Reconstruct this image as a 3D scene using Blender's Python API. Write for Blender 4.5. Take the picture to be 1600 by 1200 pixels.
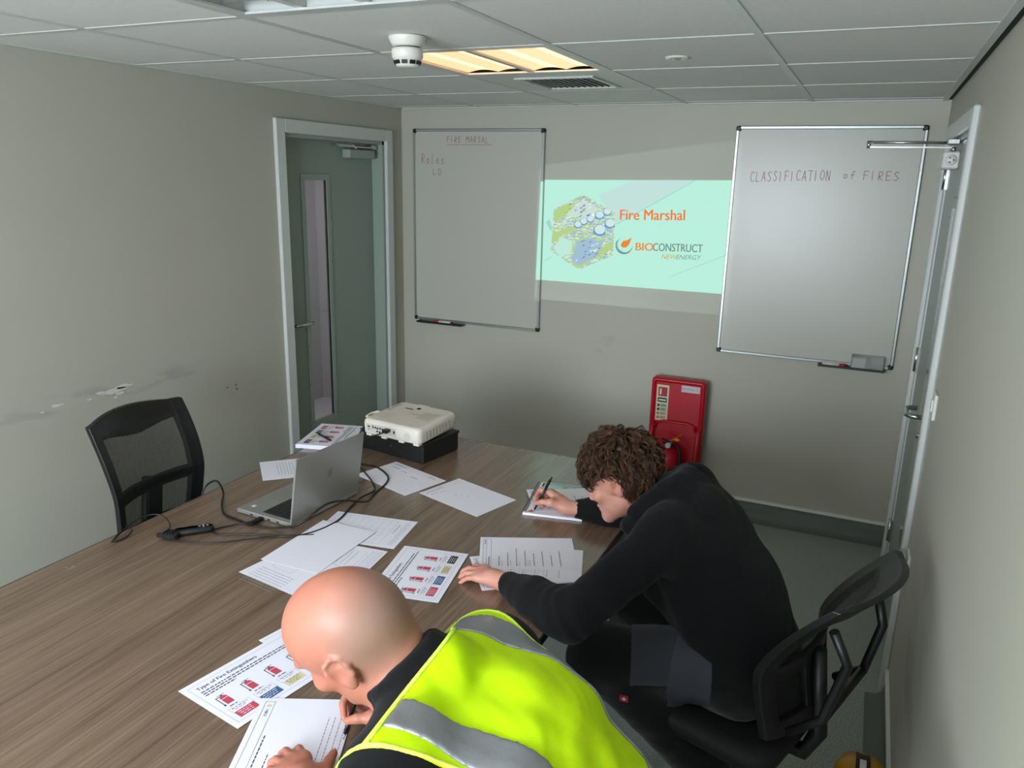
import bpy, math, random
import numpy as np
from mathutils import Vector, Matrix
random.seed(7)
for o in list(bpy.data.objects): bpy.data.objects.remove(o, do_unlink=True)
SC = bpy.context.scene
COL = SC.collection
def R(d): return math.radians(d)
def lin(h, a=1.0):
    h = h.lstrip('#'); o = []
    for i in (0, 2, 4):
        c = int(h[i:i+2], 16) / 255
        o.append(c/12.92 if c <= .04045 else ((c+.055)/1.055)**2.4)
    return (*o, a)
# ------------------------------------------------------------------ camera
cd = bpy.data.cameras.new('camera'); cam = bpy.data.objects.new('camera', cd); COL.objects.link(cam)
CR, CU, CF = (.9102, .4135, .0224), (-.1253, .2235, .9666), (-.3947, .8826, -.2553)
cam.matrix_world = Matrix([[CR[i], CU[i], -CF[i], 0] for i in range(3)] + [[0, 0, 0, 1]])
cam.matrix_world.translation = (2.777, -4.419, 1.886)
cd.sensor_width = 36; cd.lens = 27.54; cd.clip_start = .02
SC.camera = cam
# ------------------------------------------------------------------ light
W = bpy.data.worlds.new('world'); SC.world = W; W.use_nodes = True
bg = W.node_tree.nodes['Background']; bg.inputs[0].default_value = (.80, .90, 1.0, 1); bg.inputs[1].default_value = 28.5
pl = bpy.data.lights.new('window_portal', 'AREA'); pl.shape = 'RECTANGLE'; pl.size = 2.0; pl.size_y = 1.2
pl.cycles.is_portal = True
po = bpy.data.objects.new('window_portal', pl); COL.objects.link(po); po.location = (1.5, -6.28, 1.5); po.rotation_euler = (R(90), 0, 0)
SC.view_settings.view_transform = 'Standard'; SC.view_settings.look = 'None'
SC.view_settings.exposure = 0.0; SC.view_settings.gamma = 1; SC.view_settings.use_curve_mapping = False
# ------------------------------------------------------------------ materials
MATS = {}
def nodes(m): return m.node_tree.nodes, m.node_tree.links
def mat(name, col, rough=.6, metal=0, spec=.5, bump=0, bscale=200, emit=None, es=1, sss=0, alpha=None, trans=0, mottle=0, mscale=8, coat=0, sheen=0):
    if name in MATS: return MATS[name]
    m = bpy.data.materials.new(name); m.use_nodes = True; N, L = nodes(m); b = N['Principled BSDF']
    c = lin(col) if isinstance(col, str) else col
    b.inputs['Base Color'].default_value = c; b.inputs['Roughness'].default_value = rough
    b.inputs['Metallic'].default_value = metal; b.inputs['Specular IOR Level'].default_value = spec
    b.inputs['Coat Weight'].default_value = coat; b.inputs['Sheen Weight'].default_value = sheen
    b.inputs['Transmission Weight'].default_value = trans
    if sss:
        b.inputs['Subsurface Weight'].default_value = sss; b.inputs['Subsurface Radius'].default_value = (.012, .005, .003); b.inputs['Subsurface Scale'].default_value = 1
    if emit: b.inputs['Emission Color'].default_value = lin(emit); b.inputs['Emission Strength'].default_value = es
    tc = N.new('ShaderNodeTexCoord')
    if mottle:
        n = N.new('ShaderNodeTexNoise'); n.inputs['Scale'].default_value = mscale; n.inputs['Detail'].default_value = 5
        L.new(tc.outputs['Object'], n.inputs['Vector'])
        mx = N.new('ShaderNodeMixRGB'); mx.blend_type = 'MULTIPLY'; mx.inputs[0].default_value = 1
        mr = N.new('ShaderNodeMapRange'); mr.inputs[1].default_value = .3; mr.inputs[2].default_value = .7; mr.inputs[3].default_value = 1-mottle; mr.inputs[4].default_value = 1+mottle*.3
        L.new(n.outputs[0], mr.inputs[0]); L.new(mr.outputs[0], mx.inputs[2]); mx.inputs[1].default_value = c; L.new(mx.outputs[0], b.inputs['Base Color'])
    if bump:
        n = N.new('ShaderNodeTexNoise'); n.inputs['Scale'].default_value = bscale; n.inputs['Detail'].default_value = 4
        L.new(tc.outputs['Object'], n.inputs['Vector']); bp = N.new('ShaderNodeBump'); bp.inputs['Strength'].default_value = bump; bp.inputs['Distance'].default_value = .002
        L.new(n.outputs[0], bp.inputs['Height']); L.new(bp.outputs[0], b.inputs['Normal'])
    MATS[name] = m; return m
def wall_mat(name, scuff=None):
    m = mat(name, '#b5b2a4', .55, bump=.06, bscale=90, mottle=.05, mscale=1.2)
    if scuff:
        N, L = nodes(m); b = N['Principled BSDF']; src = b.inputs['Base Color'].links[0].from_socket
        tc = N.new('ShaderNodeTexCoord'); mp = N.new('ShaderNodeMapping'); mp.inputs['Scale'].default_value = scuff['s']
        L.new(tc.outputs['Object'], mp.inputs[0]); n = N.new('ShaderNodeTexNoise'); n.inputs['Scale'].default_value = 1; n.inputs['Detail'].default_value = 6; L.new(mp.outputs[0], n.inputs[0])
        sx = N.new('ShaderNodeSeparateXYZ'); L.new(tc.outputs['Object'], sx.inputs[0])
        def win(sock, c, h):
            a = N.new('ShaderNodeMath'); a.operation = 'SUBTRACT'; L.new(sock, a.inputs[0]); a.inputs[1].default_value = c
            b2 = N.new('ShaderNodeMath'); b2.operation = 'ABSOLUTE'; L.new(a.outputs[0], b2.inputs[0])
            r = N.new('ShaderNodeMapRange'); L.new(b2.outputs[0], r.inputs[0]); r.inputs[1].default_value = h*.4; r.inputs[2].default_value = h; r.inputs[3].default_value = 1; r.inputs[4].default_value = 0
            return r.outputs[0]
        w1 = win(sx.outputs[scuff['ax']], scuff['c'], scuff['h']); w2 = win(sx.outputs[2], scuff['z'], scuff['hz'])
        mm = N.new('ShaderNodeMath'); mm.operation = 'MULTIPLY'; L.new(w1, mm.inputs[0]); L.new(w2, mm.inputs[1])
        r = N.new('ShaderNodeMapRange'); L.new(n.outputs[0], r.inputs[0]); r.inputs[1].default_value = .5; r.inputs[2].default_value = .62
        m2 = N.new('ShaderNodeMath'); m2.operation = 'MULTIPLY'; L.new(mm.outputs[0], m2.inputs[0]); L.new(r.outputs[0], m2.inputs[1])
        m3 = N.new('ShaderNodeMath'); m3.operation = 'MULTIPLY'; L.new(m2.outputs[0], m3.inputs[0]); m3.inputs[1].default_value = scuff.get('f', .5)
        mx = N.new('ShaderNodeMixRGB'); L.new(m3.outputs[0], mx.inputs[0]); L.new(src, mx.inputs[1]); mx.inputs[2].default_value = lin(scuff['col']); L.new(mx.outputs[0], b.inputs['Base Color'])
    return m
def grain_mat():
    m = mat('walnut_laminate', '#6b5a4c', .42, bump=0); N, L = nodes(m); b = N['Principled BSDF']; b.inputs['Roughness'].default_value = .27; b.inputs['Specular IOR Level'].default_value = .6; b.inputs['Coat Weight'].default_value = .5; b.inputs['Coat Roughness'].default_value = .2
    tc = N.new('ShaderNodeTexCoord')
    def ns(scale, vec, det=6, dist=0):
        mp = N.new('ShaderNodeMapping'); mp.inputs['Scale'].default_value = vec; mp.inputs['Rotation'].default_value = (0, 0, R(0)); L.new(tc.outputs['Object'], mp.inputs[0])
        n = N.new('ShaderNodeTexNoise'); n.inputs['Scale'].default_value = scale; n.inputs['Detail'].default_value = det; n.inputs['Distortion'].default_value = dist; L.new(mp.outputs[0], n.inputs[0]); return n.outputs[0]
    a = ns(1.6, (14, .7, 1), 7, .6); c = ns(6, (30, .8, 1), 5, .3)
    ad = N.new('ShaderNodeMath'); ad.operation = 'ADD'; L.new(a, ad.inputs[0]); L.new(c, ad.inputs[1])
    cr = N.new('ShaderNodeValToRGB'); e = cr.color_ramp.elements
    e[0].position = .34; e[0].color = lin('#5f4a3b'); e[1].position = .70; e[1].color = lin('#8c745f')
    k = cr.color_ramp.elements.new(.5); k.color = lin('#77614f')
    hf = N.new('ShaderNodeMath'); hf.operation = 'MULTIPLY'; hf.inputs[1].default_value = .5; L.new(ad.outputs[0], hf.inputs[0]); L.new(hf.outputs[0], cr.inputs[0]); L.new(cr.outputs[0], b.inputs['Base Color'])
    bp = N.new('ShaderNodeBump'); bp.inputs['Strength'].default_value = .12; bp.inputs['Distance'].default_value = .001; L.new(c, bp.inputs['Height']); L.new(bp.outputs[0], b.inputs['Normal'])
    return m
def floor_mat():
    m = mat('speckled_vinyl', '#747b74', .38); N, L = nodes(m); b = N['Principled BSDF']
    tc = N.new('ShaderNodeTexCoord'); n = N.new('ShaderNodeTexNoise'); n.inputs['Scale'].default_value = 230; n.inputs['Detail'].default_value = 2; L.new(tc.outputs['Object'], n.inputs[0])
    cr = N.new('ShaderNodeValToRGB'); e = cr.color_ramp.elements; e[0].position = .36; e[0].color = lin('#76807a'); e[1].position = .66; e[1].color = lin('#bcc3ba'); k = cr.color_ramp.elements.new(.5); k.color = lin('#969e97')
    L.new(n.outputs[0], cr.inputs[0]); L.new(cr.outputs[0], b.inputs['Base Color']); return m
M = {}
M['wall_left'] = wall_mat('wall_paint_left', dict(s=(1, 5, 22), ax=1, c=-2.25, h=.75, z=.995, hz=.05, col='#85858c', f=.35))
M['wall'] = wall_mat('wall_paint', dict(s=(9, 9, 14), ax=0, c=1.40, h=.08, z=.94, hz=.09, col='#857d6a', f=.25))
M['wall_right'] = wall_mat('wall_paint_right', dict(s=(9, 3, 6), ax=1, c=-2.1, h=.35, z=.45, hz=.5, col='#7f7d70', f=.45))
M['white_gloss'] = mat('white_gloss_paint', '#c9ccc8', .35)
M['door_paint'] = mat('door_grey_green', '#87948a', .42, mottle=.04, mscale=3)
M['bead'] = mat('glazing_bead_paint', '#909b92', .4)
M['tile'] = mat('ceiling_tile_white', '#dddcd8', .9, bump=.35, bscale=420, mottle=.05, mscale=60)
M['tbar'] = mat('ceiling_bar_white', '#c4c6c2', .35)
M['floor'] = floor_mat()
M['cove'] = mat('cove_vinyl', '#666e68', .65)
M['table'] = grain_mat()
M['table_edge'] = mat('black_edge_band', '#161616', .5)
M['black'] = mat('black_plastic', '#0d0d0e', .42)
M['black_matte'] = mat('black_matte', '#0b0c0d', .7, bump=.15, bscale=300)
M['chrome'] = mat('brushed_steel', '#b9bab8', .25, metal=1)
M['alu'] = mat('aluminium', '#a8acaa', .35, metal=.85)
M['board'] = mat('whiteboard_enamel', '#b9b7ac', .3)
M['white_plastic'] = mat('white_plastic', '#dcd9d0', .35)
M['red'] = mat('red_plastic', '#b00a1e', .32, spec=.4)
M['redink'] = mat('red_marker_ink', '#9c4540', .5)
M['paper'] = mat('white_paper', '#ecebf6', .8)
M['ink'] = mat('black_print', '#3b3a42', .8)
M['inklight'] = mat('grey_print', '#8f8f9a', .8)
M['pinkred'] = mat('red_print', '#c2475c', .8)
M['blue'] = mat('blue_print', '#3a5f8f', .8)
M['cream'] = mat('cream_print', '#d8cfa6', .8)
M['darkprint'] = mat('charcoal_print', '#33332f', .8)
M['yellowprint'] = mat('pale_yellow_print', '#c9c48c', .8)
M['blueink'] = mat('blue_pen_ink', '#7a7ab0', .8)
M['silver'] = mat('silver_laptop_shell', '#a9aaa4', .36, metal=.6)
M['dark_key'] = mat('laptop_key_black', '#1b1c1d', .5)
M['screen'] = mat('laptop_screen', '#0a0c10', .1)
M['cable'] = mat('cable_rubber', '#0c0c0d', .45)
M['cream_plastic'] = mat('cream_white_projector_shell', '#ddd6ca', .35)
M['leather'] = mat('black_leatherette', '#111313', .45, bump=.4, bscale=260)
M['dark_gap'] = mat('dark_gap', '#0e0f0e', .9)
# ------------------------------------------------------------------ mesh builder
class MB:
    def __init__(s): s.v = []; s.f = []; s.m = []; s.sm = []
    def add(s, vs, fs, mi=0, sm=False):
        b = len(s.v); s.v += [tuple(v) for v in vs]; s.f += [tuple(b+i for i in f) for f in fs]; s.m += [mi]*len(fs); s.sm += [sm]*len(fs); return s
    def box(s, lo, hi, mi=0, M4=None):
        x0, y0, z0 = lo; x1, y1, z1 = hi
        vs = [(x0, y0, z0), (x1, y0, z0), (x1, y1, z0), (x0, y1, z0), (x0, y0, z1), (x1, y0, z1), (x1, y1, z1), (x0, y1, z1)]
        if M4 is not None: vs = [M4 @ Vector(v) for v in vs]
        return s.add(vs, [(0, 3, 2, 1), (4, 5, 6, 7), (0, 1, 5, 4), (1, 2, 6, 5), (2, 3, 7, 6), (3, 0, 4, 7)], mi)
    def bbox(s, lo, hi, b=.004, mi=0, M4=None):   # chamfered box
        x0, y0, z0 = lo; x1, y1, z1 = hi; vs = []; c = [(x0+x1)/2, (y0+y1)/2, (z0+z1)/2]; h = [(x1-x0)/2, (y1-y0)/2, (z1-z0)/2]
        b = min(b, *[q*.49 for q in h]); idx = {}
        for sx in (-1, 1):
            for sy in (-1, 1):
                for sz in (-1, 1):
                    S = (sx, sy, sz)
                    for a in range(3):
                        p = [c[i]+S[i]*(h[i]-(0 if i == a else b)) for i in range(3)]
                        idx[S, a] = len(vs); vs.append(p)
        fs = []
        for a in range(3):
            o = [i for i in range(3) if i != a]
            for sg in (-1, 1):
                q = []
                for u, w in ((-1, -1), (1, -1), (1, 1), (-1, 1)):
                    S = [0]*3; S[a] = sg; S[o[0]] = u; S[o[1]] = w; q.append(idx[tuple(S), a])
                fs.append(q)
            for u in (-1, 1):
                for w in (-1, 1):
                    S1 = [0]*3; S1[o[0]] = u; S1[o[1]] = w; S2 = S1[:]; S1[a] = -1; S2[a] = 1
                    fs.append([idx[tuple(S1), o[0]], idx[tuple(S2), o[0]], idx[tuple(S2), o[1]], idx[tuple(S1), o[1]]])
        for S in [(a, b2, d) for a in (-1, 1) for b2 in (-1, 1) for d in (-1, 1)]: fs.append([idx[S, 0], idx[S, 1], idx[S, 2]])
        cc = Vector(c); F = []
        for f in fs:
            P = [Vector(vs[i]) for i in f]; n = (P[1]-P[0]).cross(P[2]-P[0])
            if n.dot(sum(P, Vector())/len(P)-cc) < 0: f = f[::-1]
            F.append(f)
        if M4 is not None: vs = [M4 @ Vector(v) for v in vs]
        return s.add(vs, F, mi)
    def tube(s, pts, r, n=10, mi=0, cap=True, sm=True):
        pts = [Vector(p) for p in pts]; rs = r if isinstance(r, (list, tuple)) else [r]*len(pts); vs = []; fs = []
        t0 = (pts[1]-pts[0]).normalized(); up = Vector((0, 0, 1)) if abs(t0.z) < .9 else Vector((1, 0, 0)); u = t0.cross(up).normalized()
        for i, p in enumerate(pts):
            t = (pts[min(i+1, len(pts)-1)]-pts[max(i-1, 0)]).normalized(); u = (u-t*u.dot(t)).normalized(); w = t.cross(u)
            for k in range(n): a = 2*math.pi*k/n; vs.append(p+(u*math.cos(a)+w*math.sin(a))*rs[i])
        for i in range(len(pts)-1):
            for k in range(n): k2 = (k+1) % n; fs.append((i*n+k, i*n+k2, (i+1)*n+k2, (i+1)*n+k))
        s.add(vs, fs, mi, sm)
        if cap:
            b = len(s.v)-len(vs); s.f += [tuple(b+k for k in range(n))[::-1], tuple(b+(len(pts)-1)*n+k for k in range(n))]; s.m += [mi]*2; s.sm += [False]*2
        return s
    def lathe(s, prof, c=(0, 0, 0), n=32, mi=0, M4=None, sm=True):
        vs = []; fs = []
        for r, z in prof:
            for k in range(n): a = 2*math.pi*k/n; vs.append(Vector((c[0]+r*math.cos(a), c[1]+r*math.sin(a), c[2]+z)))
        for i in range(len(prof)-1):
            for k in range(n): k2 = (k+1) % n; fs.append((i*n+k, i*n+k2, (i+1)*n+k2, (i+1)*n+k))
        if M4 is not None: vs = [M4 @ v for v in vs]
        return s.add(vs, fs, mi, sm)
    def prism(s, poly, z0, z1, mi=0, M4=None):
        n = len(poly); vs = [Vector((x, y, z0)) for x, y in poly]+[Vector((x, y, z1)) for x, y in poly]
        if M4 is not None: vs = [M4 @ v for v in vs]
        return s.add(vs, [tuple(range(n))[::-1], tuple(range(n, 2*n))]+[(i, (i+1) % n, n+(i+1) % n, n+i) for i in range(n)], mi)
    def rect(s, x0, y0, x1, y1, z, mi=0): return s.add([(x0, y0, z), (x1, y0, z), (x1, y1, z), (x0, y1, z)], [(0, 1, 2, 3)], mi)
    def build(s, name, mats, parent=None, world=False, bevel=0, sub=0, **props):
        if not isinstance(mats, (list, tuple)): mats = [mats]
        me = bpy.data.meshes.new(name); vs = s.v
        if world and parent is not None:
            inv = parent.matrix_basis.inverted(); vs = [tuple(inv @ Vector(v)) for v in vs]
        me.from_pydata([tuple(v) for v in vs], [], s.f)
        for m in mats: me.materials.append(m)
        me.polygons.foreach_set('material_index', s.m); me.polygons.foreach_set('use_smooth', s.sm); me.update()
        o = bpy.data.objects.new(name, me); COL.objects.link(o)
        if parent is not None: o.parent = parent
        if name in ('print', 'top_print', 'sign_print', 'cover_picture', 'tape_residue'): o['kind'] = 'stuff'
        if bevel: b = o.modifiers.new('b', 'BEVEL'); b.width = bevel; b.segments = 2; b.limit_method = 'ANGLE'
        if sub: b = o.modifiers.new('s', 'SUBSURF'); b.levels = b.render_levels = sub
        for k, v in props.items(): o[k] = v
        return o
def tag(o, label, cat, group=None):
    o['label'] = label; o['category'] = cat
    if group: o['group'] = group
    return o
def thing(name, label, cat, loc=(0, 0, 0), rz=0, group=None, rot=None):
    o = bpy.data.objects.new(name, None); COL.objects.link(o); o.empty_display_size = .1
    o.location = loc; o.rotation_euler = rot or (0, 0, rz); o.matrix_basis = Matrix.LocRotScale(Vector(loc), o.rotation_euler, None)
    return tag(o, label, cat, group)
def struct(name, mb, m, parent=None, **k):
    o = mb.build(name, m, parent, **k)
    if parent is None: o['kind'] = 'structure'
    return o
def text_mesh(body, size, shear=0, bold=0, align='LEFT', spacing=1.0):
    c = bpy.data.curves.new('t', 'FONT'); c.body = body; c.size = size; c.shear = shear; c.align_x = align; c.resolution_u = 3; c.space_character = spacing
    o = bpy.data.objects.new('t', c); COL.objects.link(o); dg = bpy.context.evaluated_depsgraph_get(); dg.update()
    me = bpy.data.meshes.new_from_object(o.evaluated_get(dg)); bpy.data.objects.remove(o, do_unlink=True)
    if bold:
        V = [tuple(v.co) for v in me.vertices]; F = [tuple(p.vertices) for p in me.polygons]; n = len(V); m2 = bpy.data.meshes.new('t'); m2.from_pydata([(x-bold, y, z) for x, y, z in V]+[(x+bold, y, z+.00005) for x, y, z in V], [], F+[tuple(i+n for i in f) for f in F]); m2.update(); return m2
    return me
def text(name, body, size, Mx, m, parent=None, world=False, **k):
    me = text_mesh(body, size, **k); me.name = name; me.materials.clear(); me.materials.append(m); me.transform(Mx)
    if world and parent is not None: me.transform(parent.matrix_basis.inverted())
    o = bpy.data.objects.new(name, me); COL.objects.link(o)
    if parent is not None: o.parent = parent
    return o
def wallM(x, z, y=0): return Matrix(((1, 0, 0, x), (0, 0, -1, y), (0, 1, 0, z), (0, 0, 0, 1)))   # text facing -y
# ------------------------------------------------------------------ room
WX, H, YF = 3.04, 2.285, -6.3
mb = MB().box((-1.5, YF-.1, -.06), (4.2, .1, 0)); floor = struct('floor', mb, M['floor'])
mb = MB().box((-.12, 0, 0), (WX+.12, .1, 2.5)); wall_back = struct('wall_back', mb, M['wall'])
mb = MB()
D1 = (-1.125, -.205, 2.078)
mb.box((-.12, YF, 0), (0, D1[0], 2.5)); mb.box((-.12, D1[1], 0), (0, 0, 2.5)); mb.box((-.12, D1[0], D1[2]), (0, D1[1], 2.5))
wall_left = struct('wall_left', mb, M['wall_left'])
D2 = (-1.385, -.40, 2.075)
mb = MB(); mb.box((WX, YF, 0), (WX+.12, D2[0], 2.5)); mb.box((WX, D2[1], 0), (WX+.12, 0, 2.5)); mb.box((WX, D2[0], D2[2]), (WX+.12, D2[1], 2.5))
wall_right = struct('wall_right', mb, M['wall_right'])
mb = MB(); y0, y1 = YF-.1, YF
mb.box((-.12, y0, 0), (.5, y1, 2.5)); mb.box((2.5, y0, 0), (WX+.12, y1, 2.5)); mb.box((.5, y0, 0), (2.5, y1, .9)); mb.box((.5, y0, 2.1), (2.5, y1, 2.5))
wall_front = struct('wall_front', mb, M['wall'])
win = MB()
for a, b in (((.5, .9), (.56, 2.1)), ((2.44, .9), (2.5, 2.1)), ((.5, .9), (2.5, .96)), ((.5, 2.04), (2.5, 2.1)), ((1.47, .9), (1.53, 2.1))): win.box((a[0], YF-.08, a[1]), (b[0], YF-.03, b[1]))
struct('window_1', win, M['white_gloss'])
# paint chips on the left wall
def blob(mb, cy, cz, ry, rz, x, mi=0, n=11):
    pts = [(x, cy+ry*math.cos(2*math.pi*k/n)*random.uniform(.5, 1.15), cz+rz*math.sin(2*math.pi*k/n)*random.uniform(.5, 1.15)) for k in range(n)]
    mb.add([(x, cy, cz)]+pts, [(0, 1+k, 1+(k+1) % n) for k in range(n)], mi)
for cy, cz, ry, rz in ((-2.25, .995, .085, .012), (-2.2, 1.003, .05, .01), (-2.22, .978, .03, .008), (-2.31, 1.0, .03, .006), (-2.36, .985, .015, .005), (-2.50, .995, .03, .008), (-2.56, .985, .012, .005), (-2.24, .965, .012, .005)):
    c = MB(); blob(c, cy, cz, ry, rz, .0012); c.build('bare_plaster_chip', mat('bare_plaster', '#d6d2c8', .9), wall_left)
for cy, cz in ((-1.617, .862), (-1.555, .84), (-1.56, .86)):
    c = MB(); blob(c, cy, cz, .008, .006, .0012, n=7); c.build('wall_dent', mat('dent_grey', '#6a6a60', .9), wall_left)
# cove skirting and cap strips
def cove(name, a, b, nrm):   # a,b floor line ends; nrm into the room
    a = Vector(a); b = Vector(b); n = Vector(nrm); prof = [(.0, .108), (.004, .108), (.006, .05), (.012, .02), (.03, .006), (.07, .0015)]
    vs = []
    for P in (a, b):
        for d, z in prof: vs.append(P+n*d+Vector((0, 0, z)))
    k = len(prof); m = MB().add(vs, [(i, i+1, k+i+1, k+i) for i in range(k-1)], 0, True); o = struct(name, m, M['cove'])
    c = MB(); lo = a+Vector((0, 0, .104)); hi = b+n*.012+Vector((0, 0, .120))
    c.box([min(lo[i], hi[i]) for i in range(3)], [max(lo[i], hi[i]) for i in range(3)]); c.build('cap_strip', mat('cap_strip_white', '#e6e6e2', .4), o); return o
cove('baseboard_back', (0, 0, 0), (WX, 0, 0), (0, -1, 0))
cove('baseboard_right', (WX, -1.46, 0), (WX, YF, 0), (-1, 0, 0))
cove('baseboard_left', (0, YF, 0), (0, -1.20, 0), (1, 0, 0))
# ceiling
mb = MB().box((-.12, YF-.1, H+.05), (WX+.12, .1, H+.12)); ceiling = struct('ceiling', mb, M['tile'])
XL = [0.0, .55, 1.165, 1.79, 2.42, 3.02]; YL = [0.0, -.10, -.72, -1.36, -1.985, -2.635, -3.27, -3.9, -4.53, -5.16, -5.79, YF]
tiles = {}
skip = {(2, 3), (2, 5), (2, 2), (2, 7), (2, 9)}
for i in range(5):
    for j in range(len(YL)-1):
        if (i, j) in skip: continue
        w = XL[i+1]-XL[i]; d = YL[j]-YL[j+1]; key = (round(w, 3), round(d, 3))
        if key not in tiles:
            t = MB().bbox((-w/2, -d/2, 0), (w/2, d/2, .015), .002).build('ceiling_tile', M['tile'], ceiling); tiles[key] = t
        else:
            t = tiles[key].copy(); COL.objects.link(t)
        t.location = ((XL[i]+XL[i+1])/2, (YL[j]+YL[j+1])/2, H+.0025)
for k, x in enumerate(XL[1:-1]): MB().box((x-.012, YF, H-.0003), (x+.012, 0, H+.003)).build('grid_bar', M['tbar'], ceiling)
for y in YL[1:-1]: MB().box((0, y-.012, H+.0002), (3.03, y+.012, H+.0028)).build('grid_bar', M['tbar'], ceiling)
MB().box((0, YF, H-.003), (.02, 0, H+.004)).build('edge_trim', M['tbar'], ceiling)
MB().box((0, -.02, H-.003), (WX, 0, H+.004)).build('edge_trim', M['tbar'], ceiling)
MB().box((3.0, YF, H-.004), (3.022, 0, H+.02)).build('edge_trim', M['tbar'], ceiling)
MB().box((3.022, YF, H-.001), (3.039, -.001, H+.02)).build('shadow_gap', M['dark_gap'], ceiling)  # black strip stands in for the shade between trim and wall
# doors -------------------------------------------------------------
def door1():
    fr = MB(); y0, y1, zt = D1; cw = .068
    fr.bbox((0, y0-cw, 0), (.022, y0, zt+cw), .004); fr.bbox((0, y1, 0), (.022, y1+cw, zt+cw), .004); fr.bbox((0, y0, zt), (.022, y1, zt+cw), .004)
    d = struct('door_1', fr, M['white_gloss'])
    j = MB(); j.box((-.12, y0, 0), (.001, y0+.02, zt)); j.box((-.12, y1-.02, 0), (.001, y1, zt)); j.box((-.12, y0, zt-.02), (.001, y1, zt)); j.build('door_lining', M['bead'], d)
    ly0, ly1, lx = y0+.022, y1-.022, -.075; gy0, gy1, gz0, gz1 = -.875, -.69, .47, 1.845
    lf = MB(); x0, x1 = lx-.018, lx
    lf.box((x0, ly0, .006), (x1, gy0, zt-.024)); lf.box((x0, gy1, .006), (x1, ly1, zt-.024)); lf.box((x0, gy0, .006), (x1, gy1, gz0)); lf.box((x0, gy0, gz1), (x1, gy1, zt-.024))
    leaf = lf.build('door_leaf', M['door_paint'], d)
    b = MB(); w = .034
    b.bbox((x1, gy0-w, gz0-w), (x1+.006, gy0, gz1+w), .002); b.bbox((x1, gy1, gz0-w), (x1+.006, gy1+w, gz1+w), .002); b.bbox((x1, gy0, gz0-w), (x1+.006, gy1, gz0), .002); b.bbox((x1, gy0, gz1), (x1+.006, gy1, gz1+w), .002)
    bead = b.build('glazing_frame', M['bead'], leaf)
    ga = MB(); ga.box((x1-.006, gy1-.004, gz0), (x1+.002, gy1, gz1)); ga.build('glazing_gasket', M['black'], leaf)
    sc = MB()
    for k in range(7):
        for yy in (gy0-w+.008, gy1+w-.008): sc.box((x1+.006, yy-.003, gz0+k*(gz1-gz0)/6-.003), (x1+.0075, yy+.003, gz0+k*(gz1-gz0)/6+.003))
    sc.build('screw_head', M['chrome'], leaf, kind='stuff')
    g = mat('clear_glass', '#ffffff', .02, trans=1); MB().box((x1-.006, gy0, gz0), (x1-.002, gy1, gz1)).build('glass_pane', g, leaf)
    h = MB(); hy = -1.055; h.tube([(x1, hy, 1.07), (x1+.012, hy, 1.07)], .026, 20); h.tube([(x1+.01, hy, 1.07), (x1+.055, hy, 1.07), (x1+.062, hy+.012, 1.07), (x1+.062, hy+.13, 1.07), (x1+.05, hy+.135, 1.07)], .0095, 10)
    h.build('lever_handle', M['chrome'], leaf); k = MB(); k.tube([(x1, hy, .995), (x1+.014, hy, .995)], .024, 20); k.box((x1+.014, hy-.004, .985), (x1+.028, hy+.012, 1.005)); k.build('thumb_turn', M['chrome'], leaf)
    c = MB(); c.bbox((x1, -.53, 1.972), (x1+.055, -.27, 2.022), .005); cl = c.build('door_closer', M['bead'], leaf)
    a = MB(); a.box((x1+.02, -.62, 2.032), (x1+.05, -.29, 2.040)); a.box((x1+.024, -.62, 2.041), (x1+.036, -.45, 2.047)); a.tube([(x1+.035, -.44, 2.02), (x1+.035, -.44, 2.04)], .008); a.bbox((x1+.015, -.30, 2.028), (x1+.05, -.24, 2.052), .002)
    a.build('closer_arm', M['chrome'], leaf)
door1()
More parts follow.
